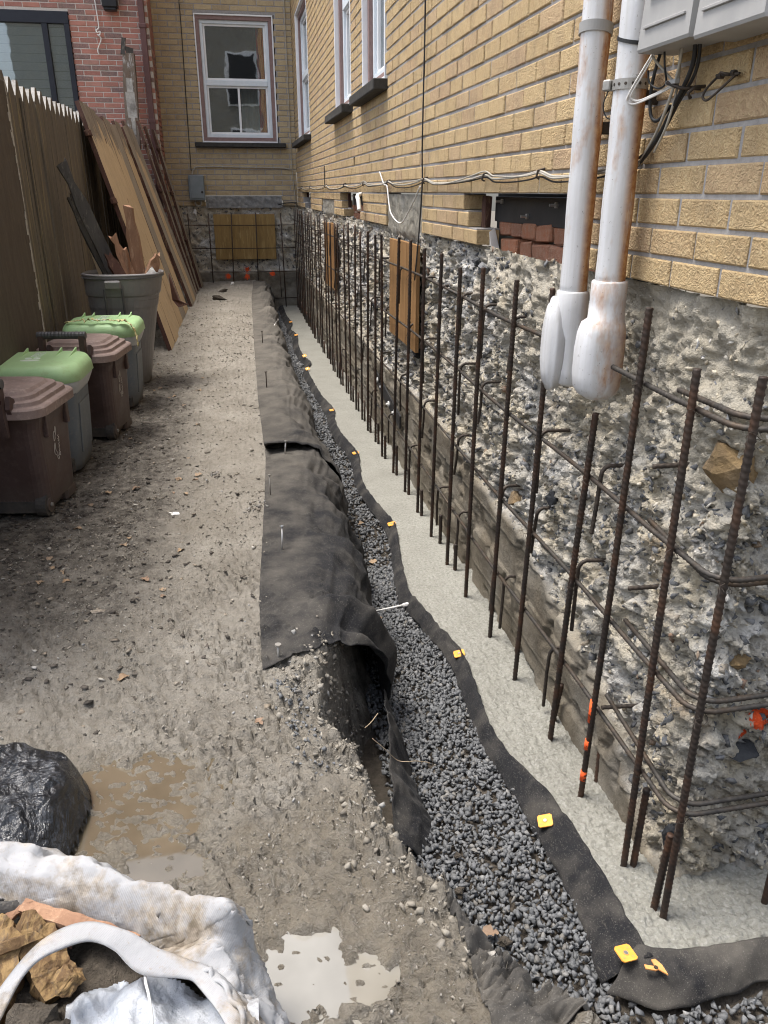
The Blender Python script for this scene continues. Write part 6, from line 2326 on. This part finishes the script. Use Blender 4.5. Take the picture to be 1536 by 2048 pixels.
def stick(label, a, b, w, t, mat, split_end=True, name='broken_board', roll=0):
    a, b = Vector(a), Vector(b)
    d = (b - a)
    L = d.length
    u = Vector((math.cos(roll), math.sin(roll), 0))
    u = (u - d.normalized() * u.dot(d.normalized())).normalized()
    v = d.normalized().cross(u)
    n = 9
    rings = []
    for k in range(n):
        s_ = k / (n - 1)
        e = 1.0 if not split_end or s_ < .85 else random.uniform(.35, .95)
        c = a + d * s_
        q = [(1, 1), (.2, 1.05), (-1, 1), (-1, -1), (.1, -1.04), (1, -1)]
        rings.append([tuple(c + u * (w / 2 * p * e * random.uniform(.93, 1.05)) + v * (t / 2 * r_ * random.uniform(.85, 1.1)) + d.normalized() * (random.uniform(-.02, .02) * (k == n - 1))) for p, r_ in q])
    o = obj(name, MB().loft(rings), mat)
    tag(o, label, 'broken board')
    return o


stick('long dark weathered board slanting left out of the grey can', (-.72, 5.98, .42), (-1.10, 6.0, 1.485), .085, .03, M['charred'], True, roll=.3)
stick('dark board close behind the longest one in the grey can', (-.78, 6.08, .45), (-1.10, 6.12, 1.27), .08, .022, M['charred'], True, roll=.5)
stick('thin pale lath against the fence in the grey can', (-.885, 6.05, .5), (-1.09, 6.15, 1.25), .024, .018, M['plank'], False, roll=.2)
stick('reddish upright board with a broken tip in the grey can', (-.655, 5.98, .45), (-.70, 5.98, 1.20), .085, .035, M['split'], True, roll=-.2)
stick('splintered orange slat lying against the dark board', (-.66, 5.92, .55), (-.82, 5.96, 1.02), .07, .018, M['split'], True, roll=.4)
stick('short burnt brown chunk at the right rim of the grey can', (-.63, 5.9, .68), (-.53, 5.92, .90), .07, .05, M['split'], True, roll=.3)
stick('torn brown bark piece in front of the dark board', (-.74, 5.86, .66), (-.86, 5.88, .90), .075, .03, M['plank_edge'], True, roll=.5)
stick('small pale block at the right rim of the grey can', (-.62, 5.84, .735), (-.555, 5.86, .80), .05, .035, M['paper'], False, roll=.1)
stick('reddish stub low in the middle of the grey can', (-.74, 5.94, .6), (-.755, 5.95, .93), .05, .03, M['split'], True, roll=-.5)

# ------------------------------------------------------------------ bulk sack in the foreground
def surf(stations, n):
    """stations: list of rows, each row the same number of points; Catmull-Rom both ways"""
    S = np.array(stations, float)
    rows = np.stack([spline(S[:, j], n) for j in range(S.shape[1])], 1)
    m, k = 12, S.shape[1]
    t = np.linspace(0, k - 1, m * (k - 1) + 1)
    lin = np.stack([np.stack([np.interp(t, np.arange(k), rows[i][:, c]) for c in range(3)], 1) for i in range(n)], 0)
    sp = np.stack([spline(rows[i], len(t)) for i in range(n)], 0)
    return .75 * lin + .25 * sp


ST = [
    # ground,            shoulder,             ridge,               fold inside,         hem
    [(-.92, 1.34, 0), (-.90, 1.32, .12), (-.86, 1.25, .22), (-.86, 1.19, .20), (-.86, 1.16, .15)],
    [(-.72, 1.33, 0), (-.70, 1.31, .12), (-.66, 1.235, .22), (-.655, 1.185, .20), (-.65, 1.16, .16)],
    [(-.56, 1.29, 0), (-.555, 1.265, .12), (-.537, 1.187, .22), (-.535, 1.15, .20), (-.532, 1.131, .16)],
    [(-.43, 1.24, 0), (-.43, 1.22, .12), (-.429, 1.156, .22), (-.44, 1.11, .20), (-.448, 1.09, .155)],
    [(-.25, 1.15, 0), (-.255, 1.135, .12), (-.274, 1.075, .22), (-.315, 1.06, .19), (-.347, 1.055, .14)],
    [(-.13, 1.06, 0), (-.14, 1.05, .13), (-.175, .999, .24), (-.235, 1.01, .18), (-.279, 1.023, .12)],
    [(-.06, .995, 0), (-.075, .985, .15), (-.108, .945, .263), (-.175, .955, .19), (-.242, 1.0, .12)],
    [(-.035, .965, 0), (-.05, .955, .15), (-.086, .92, .27), (-.15, .935, .19), (-.226, .985, .12)],
    [(-.025, .945, 0), (-.04, .938, .11), (-.076, .912, .225), (-.13, .915, .205), (-.205, .94, .16)],
    [(-.015, .925, 0), (-.03, .92, .07), (-.06, .90, .17), (-.11, .895, .21), (-.185, .905, .21)],
    [(.0, .89, 0), (-.01, .885, .045), (-.035, .865, .12), (-.075, .855, .185), (-.12, .862, .21)],
    [(.02, .83, 0), (.01, .825, .04), (-.01, .80, .11), (-.04, .79, .17), (-.075, .79, .21)],
    [(.05, .72, 0), (.04, .715, .04), (.02, .69, .11), (-.01, .68, .17), (-.04, .68, .21)],
    [(.06, .50, 0), (.05, .50, .04), (.03, .48, .11), (.0, .47, .17), (-.03, .47, .21)],
]
P = surf(ST, 260)
wr = .012 * ridge(P[..., 0] * 5 + P[..., 1] * 2, P[..., 1] * 6, P[..., 2] * 4, 2, .5) + .008 * fbm(P[..., 0] * 9, P[..., 1] * 9, P[..., 2] * 9, 3) + .005 * ridge(P[..., 0] * 15 - P[..., 1] * 9, P[..., 1] * 8, P[..., 2] * 8, 2) - .008
s_i, t_i = np.meshgrid(np.linspace(0, 1, P.shape[0]), np.linspace(0, 1, P.shape[1]), indexing='ij')
for k in range(5):
    cz = np.abs(pn(s_i * (5 + 2 * k) + 3 * k + (1.2 - .5 * k) * t_i, t_i * (1.3 + .4 * k), 2.7 * k))
    wr = wr + .0075 * np.exp(-cz / .045) * sstep(-.3, .2, pn(s_i * 4, t_i * 3, 9.1 + k)) * (1 if k % 2 else -1)
P[..., 2] = np.maximum(P[..., 2] + wr * sstep(0, .06, P[..., 2]), -.005)
P[..., 0] += wr * .8
me = grid_mesh('sack', P, True)
dirt = np.zeros(P.shape[:2])
dirt += .9 * np.exp(-(((P[..., 0] + .19) / .075) ** 2 + ((P[..., 1] - .975) / .05) ** 2)) + .5 * sstep(.05, .0, P[..., 2]) + .25 * sstep(.19, .14, P[..., 2]) * (P[..., 1] > 1.0)
vattr(me, 'dirt', np.clip(dirt, 0, 1))
sack = thing('bulk_sack', 'slumped white woven bulk sack of debris in the lower left foreground', 'sack', (-.4, .95, 0))
so = obj('cloth', me, M['sack'], sack)
so.modifiers.new('thick', 'SOLIDIFY').thickness = .003
# hem roll and stitching
hem = P[:, -1]
obj('hem', MB().tube(hem[70:][::2] + np.array((0, 0, .002)), .0045, 6), M['sack'], sack, smooth=True)
vattr(sack.children[-1].data, 'dirt', np.zeros(len(sack.children[-1].data.vertices)))
# lifting strap
A = spline([(-.46, .74, .20), (-.405, .80, .25), (-.372, .865, .268), (-.338, .905, .268), (-.29, .925, .262), (-.242, .912, .25), (-.20, .885, .232), (-.15, .87, .222), (-.115, .852, .216), (-.075, .79, .215), (-.04, .68, .215)], 120)
tan = np.gradient(A, axis=0)
tan /= np.linalg.norm(tan, axis=1)[:, None]
side = np.cross(tan, (0, 0, 1.0))
side /= np.linalg.norm(side, axis=1)[:, None]
wv = (.016 + .003 * np.sin(np.arange(120) * .2))[:, None, None]
tt = np.linspace(-1, 1, 7)[None, :, None]
S = A[:, None] + side[:, None] * wv * tt + np.array((0, 0, 1.0)) * (.0015 * (1 - tt ** 2) + .006 * tt * np.sin(np.arange(120) * .07)[:, None, None])
me = grid_mesh('strap', S, True)
vattr(me, 'dirt', np.zeros(S.shape[:2]))
o = obj('strap', me, M['sack'], sack)
o.modifiers.new('thick', 'SOLIDIFY').thickness = .004
mb = MB()
for k in range(2, 116, 3):
    mb.tube([tuple(S[k, 3] + np.array((0, 0, .0024))), tuple(S[k + 2, 3] + np.array((0, 0, .0024)))], .0011, 4)
obj('strap_stitching', mb, M['blue_thread'], o, kind='stuff')
obj('tie_cord', MB().tube(spline([(-.20, .892, .225), (-.203, .865, .222), (-.195, .835, .218), (-.19, .80, .20), (-.20, .76, .19)], 30), .0022, 6), M['cable_white'], sack, smooth=True)
# soil and liner inside
xx_, yy_ = np.meshgrid(np.linspace(-.85, -.10, 110), np.linspace(.45, 1.15, 90), indexing='ij')
zz_ = .085 + .02 * fbm(xx_ * 7, yy_ * 7, 1, 3) + .010 * ridge(xx_ * 18, yy_ * 18, 2, 3)
keep = (yy_ < 1.17 + .25 * (xx_ + .55) * -1) & (xx_ < -.20 + (yy_ - .95) * -.3)
o = obj('soil_fill', grid_mesh('soil_fill', np.stack([xx_, yy_, zz_], -1), True, keep=keep), M['dirt_dark'], sack, kind='stuff')
xx_, yy_ = np.meshgrid(np.linspace(-.335, -.04, 90), np.linspace(.62, .955, 90), indexing='ij')
zz_ = .135 + .018 * ridge(xx_ * 11 + yy_ * 4, yy_ * 8, 3, 3) + .03 * fbm(xx_ * 7, yy_ * 7, 4, 3) + .04 * sstep(-.15, -.05, xx_) - .03 * sstep(.9, .96, yy_)
keep = (yy_ < .955 - .55 * np.abs(xx_ + .26)) & (xx_ > -.33 + .04 * np.sin(yy_ * 40))
o = obj('liner', grid_mesh('liner', np.stack([xx_, yy_, zz_], -1), True, keep=keep), M['liner'], sack)


def chunk(label, c, size, rot, mat, seed, name='wood_chunk', n=16, sub=1):
    o = obj(name, rock(seed, size, c, n, 4, .22), mat)
    tag(o, label, 'debris')
    return o


def plank_chunk(label, a, b, w, t, mat, roll):
    o = stick(label, a, b, w, t, mat, True, name='wood_chunk', roll=roll)
    bm = bmesh.new()
    bm.from_mesh(o.data)
    bmesh.ops.triangulate(bm, faces=bm.faces[:])
    bmesh.ops.subdivide_edges(bm, edges=bm.edges[:], cuts=2, use_grid_fill=True)
    d_ = Vector(b) - Vector(a)
    d_.normalize()
    for v_ in bm.verts:
        q_ = np.array(v_.co - d_ * (v_.co.dot(d_) * .8))
        k_ = .07 * w * float(ridge(q_[0] * 70, q_[1] * 70, q_[2] * 70, 2)) + .10 * w * float(fbm(v_.co.x * 45, v_.co.y * 45, v_.co.z * 45, 2))
        v_.co += v_.normal * k_
    bm.to_mesh(o.data)
    bm.free()
    o['category'] = 'debris'


plank_chunk('large yellow split wood block at the left edge of the sack', (-.475, .90, .10), (-.455, 1.06, .165), .085, .07, M['yellow_wood'], .1)
plank_chunk('second yellow wood block leaning beside the large one in the sack', (-.355, .955, .105), (-.42, 1.045, .165), .055, .045, M['yellow_wood'], .6)
plank_chunk('long orange brown stick lying along the sack hem', (-.43, 1.075, .17), (-.235, .99, .15), .022, .022, M['split'], .2)
plank_chunk('yellow splinter lying across the two yellow blocks', (-.50, .98, .175), (-.40, 1.0, .185), .02, .014, M['yellow_wood'], .3)
plank_chunk('thin brown splinter at the left of the sack opening', (-.50, 1.03, .16), (-.43, 1.07, .175), .014, .008, M['split'], .1)
plank_chunk('short dark red bark piece beneath the long stick', (-.405, 1.05, .15), (-.355, 1.03, .145), .03, .018, M['plank_edge'], .2)
chunk('small crumbly yellow wood lump under the sack strap', (-.335, .935, .155), (.026, .024, .02), (.3, .2, .5), M['yellow_wood'], 71)
chunk('dark soil clod at the bottom of the sack opening', (-.385, .885, .125), (.05, .04, .035), (.1, .2, .3), M['dirt_dark'], 72, 'soil_clod')
chunk('lower brown soil clod beside the dark one in the sack', (-.335, .855, .13), (.035, .03, .03), (.4, .1, .9), M['dirt_dark'], 73, 'soil_clod')
plank_chunk('grey weathered stick end at the left of the sack', (-.50, 1.10, .155), (-.43, 1.095, .165), .02, .014, M['charred'], .2)

# ------------------------------------------------------------------ black plastic bag
xx_, yy_ = np.meshgrid(np.linspace(-1.1, -.37, 190), np.linspace(1.26, 1.74, 130), indexing='ij')
u = (xx_ + .80) / .385
v = (yy_ - 1.475) / .185
rr = np.maximum(np.abs(u) ** 4, 0) + np.abs(v + .30 * (u - .6)) ** 4
rr = rr + .10 * fbm(xx_ * 6, yy_ * 6, 1, 3)
hgt = .080 * np.clip(1 - rr, 0, 1) ** .95
cre = .040 * ridge(xx_ * 4.2 - yy_ * 3.4, yy_ * 1.6 + xx_ * 1.2, 1, 2, .5) + .020 * fbm(xx_ * 5, yy_ * 5, 5, 3) + .008 * ridge(xx_ * 13, yy_ * 10, 2, 3)
zz_ = np.where(rr < 1, .012 + hgt + cre * sstep(0, .03, hgt) - .006, -.01)
keep = rr < 1.02
bag = obj('plastic_bag', grid_mesh('plastic_bag', np.stack([xx_, yy_, zz_], -1), True, keep=keep), M['bag'])
tag(bag, 'crumpled black plastic bag on the mud at the left edge', 'plastic bag')

# ------------------------------------------------------------------ leaves and scraps on the ground
def leaf_mesh(seed):
    r = np.random.default_rng(seed)
    n = 9
    t = np.linspace(0, 1, n)
    w = .34 * np.sin(t * math.pi) ** .8 * (1 + .3 * r.normal(size=n)) + .02
    V, F = [], []
    for i in range(n):
        c = .22 * math.sin(t[i] * math.pi) * (1 + .3 * r.normal())
        V += [(t[i] - .5, -w[i], c * .9 + .05 * r.normal()), (t[i] - .5, 0, 0.04 * r.normal()), (t[i] - .5, w[i], c + .05 * r.normal())]
    for i in range(n - 1):
        for j in (0, 1):
            F.append((i * 3 + j, i * 3 + j + 1, i * 3 + j + 4, i * 3 + j + 3))
    me = MB().add(V, F).mesh('leaf', True)
    me.materials.append(M['leaf'])
    return me


lm = [leaf_mesh(k) for k in range(5)]


def leaf(label, x, y, s_, z=None, group=None, rz=None, cat='leaf'):
    o = bpy.data.objects.new('leaf', random.choice(lm))
    COL.objects.link(o)
    zz = z if z is not None else float(ground_h(np.array([x]), np.array([y]))[0]) + .004
    o.location = (x, y, zz)
    o.scale = (s_, s_, s_ * .8)
    o.rotation_euler = (random.uniform(-.2, .2), random.uniform(-.2, .2), rz if rz is not None else random.uniform(0, 6.28))
    tag(o, label, cat, group)
    return o


leaf('orange brown dead leaf alone on the mud above the black bag', -.40, 2.02, .042)
leaf('curled orange leaf lying on the lower gravel near the fabric band', .515, 1.36, .05, -.43)
leaf('yellowish leaf pressed into the mud left of the broken bank', -.02, 1.74, .028)
leaf('reddish leaf on the gravel beside the nearest fabric sheet', .60, 4.05, .045, -.44)
leaf('small tan leaf caught on the gravel next to the white pin', .515, 2.98, .035, -.44)
leaf('tan wood shaving on the gravel beside the nearest sheet', .585, 3.55, .05, -.44, rz=1.4)
r = np.random.default_rng(77)
ys_ = np.sort(2.5 + 4.2 * r.random(34) ** 1.3)
TENS = ['', '', 'twenty', 'thirty']
LOW = ['', 'first', 'second', 'third', 'fourth', 'fifth', 'sixth', 'seventh', 'eighth', 'ninth', 'tenth', 'eleventh', 'twelfth', 'thirteenth', 'fourteenth', 'fifteenth', 'sixteenth', 'seventeenth', 'eighteenth', 'nineteenth', 'twentieth']


def nth(k):
    return LOW[k] if k <= 20 else ('thirtieth' if k == 30 else TENS[k // 10] + '-' + LOW[k % 10])


for k in range(34):
    y = float(ys_[k])
    x = -.85 + .62 * r.random() ** .8
    if x < -.72 and y > 3.1:
        x += .15
    leaf(nth(k + 1) + ' dry leaf scrap on the mud by the bins, counting up from the black bag', x, y, .018 + .026 * r.random(), group='leaf scraps in front of the bins')
for lab, x, y, s_, m_ in (('white paper scrap on the mud right of the bins', -.335, 3.30, (.035, .018, .006), 'paper'), ('white round pebble at the far end of the yard', -.06, 12.2, (.035, .03, .03), 'paper'),
                          ('dark clod on the mud at the far end of the yard', -.20, 11.6, (.06, .05, .035), 'dirt_dark'), ('grey stone lump lying beside the far clod', -.24, 10.7, (.10, .06, .045), 'dirt_dark'),
                          ('flat pale bark piece on the mud above the black bag', -.53, 2.42, (.03, .012, .006), 'plank_grey')):
    z = float(ground_h(np.array([x]), np.array([y]))[0])
    o = obj('scrap', rock(int(abs(x) * 1000) + 5, s_, (x, y, z + s_[2] * .4), 12, 3, .3), M[m_])
    tag(o, lab, 'scrap')
# lumps of crushed clay on the trampled strip
for lab, x, y in (('pale crumbled clay heap beside the fabric edge', .015, 3.28), ('pale crumbled clay heap farther left on the yard', -.17, 3.72)):
    root = thing('clay_heap', lab, 'clay heap', (x, y, 0))
    rr_ = np.random.default_rng(int(y * 100))
    n = 40
    p = np.stack([x + rr_.normal(size=n) * .03, y + rr_.normal(size=n) * .035, np.full(n, .006)], 1)
    p[:, 2] += ground_h(p[:, 0], p[:, 1])
    obj('lumps', scatter_mesh('lumps', tm, p, .004 + .010 * rr_.random(n) ** 2, rand_rot(n, rr_)), M['bank_stone'], root, kind='stuff')
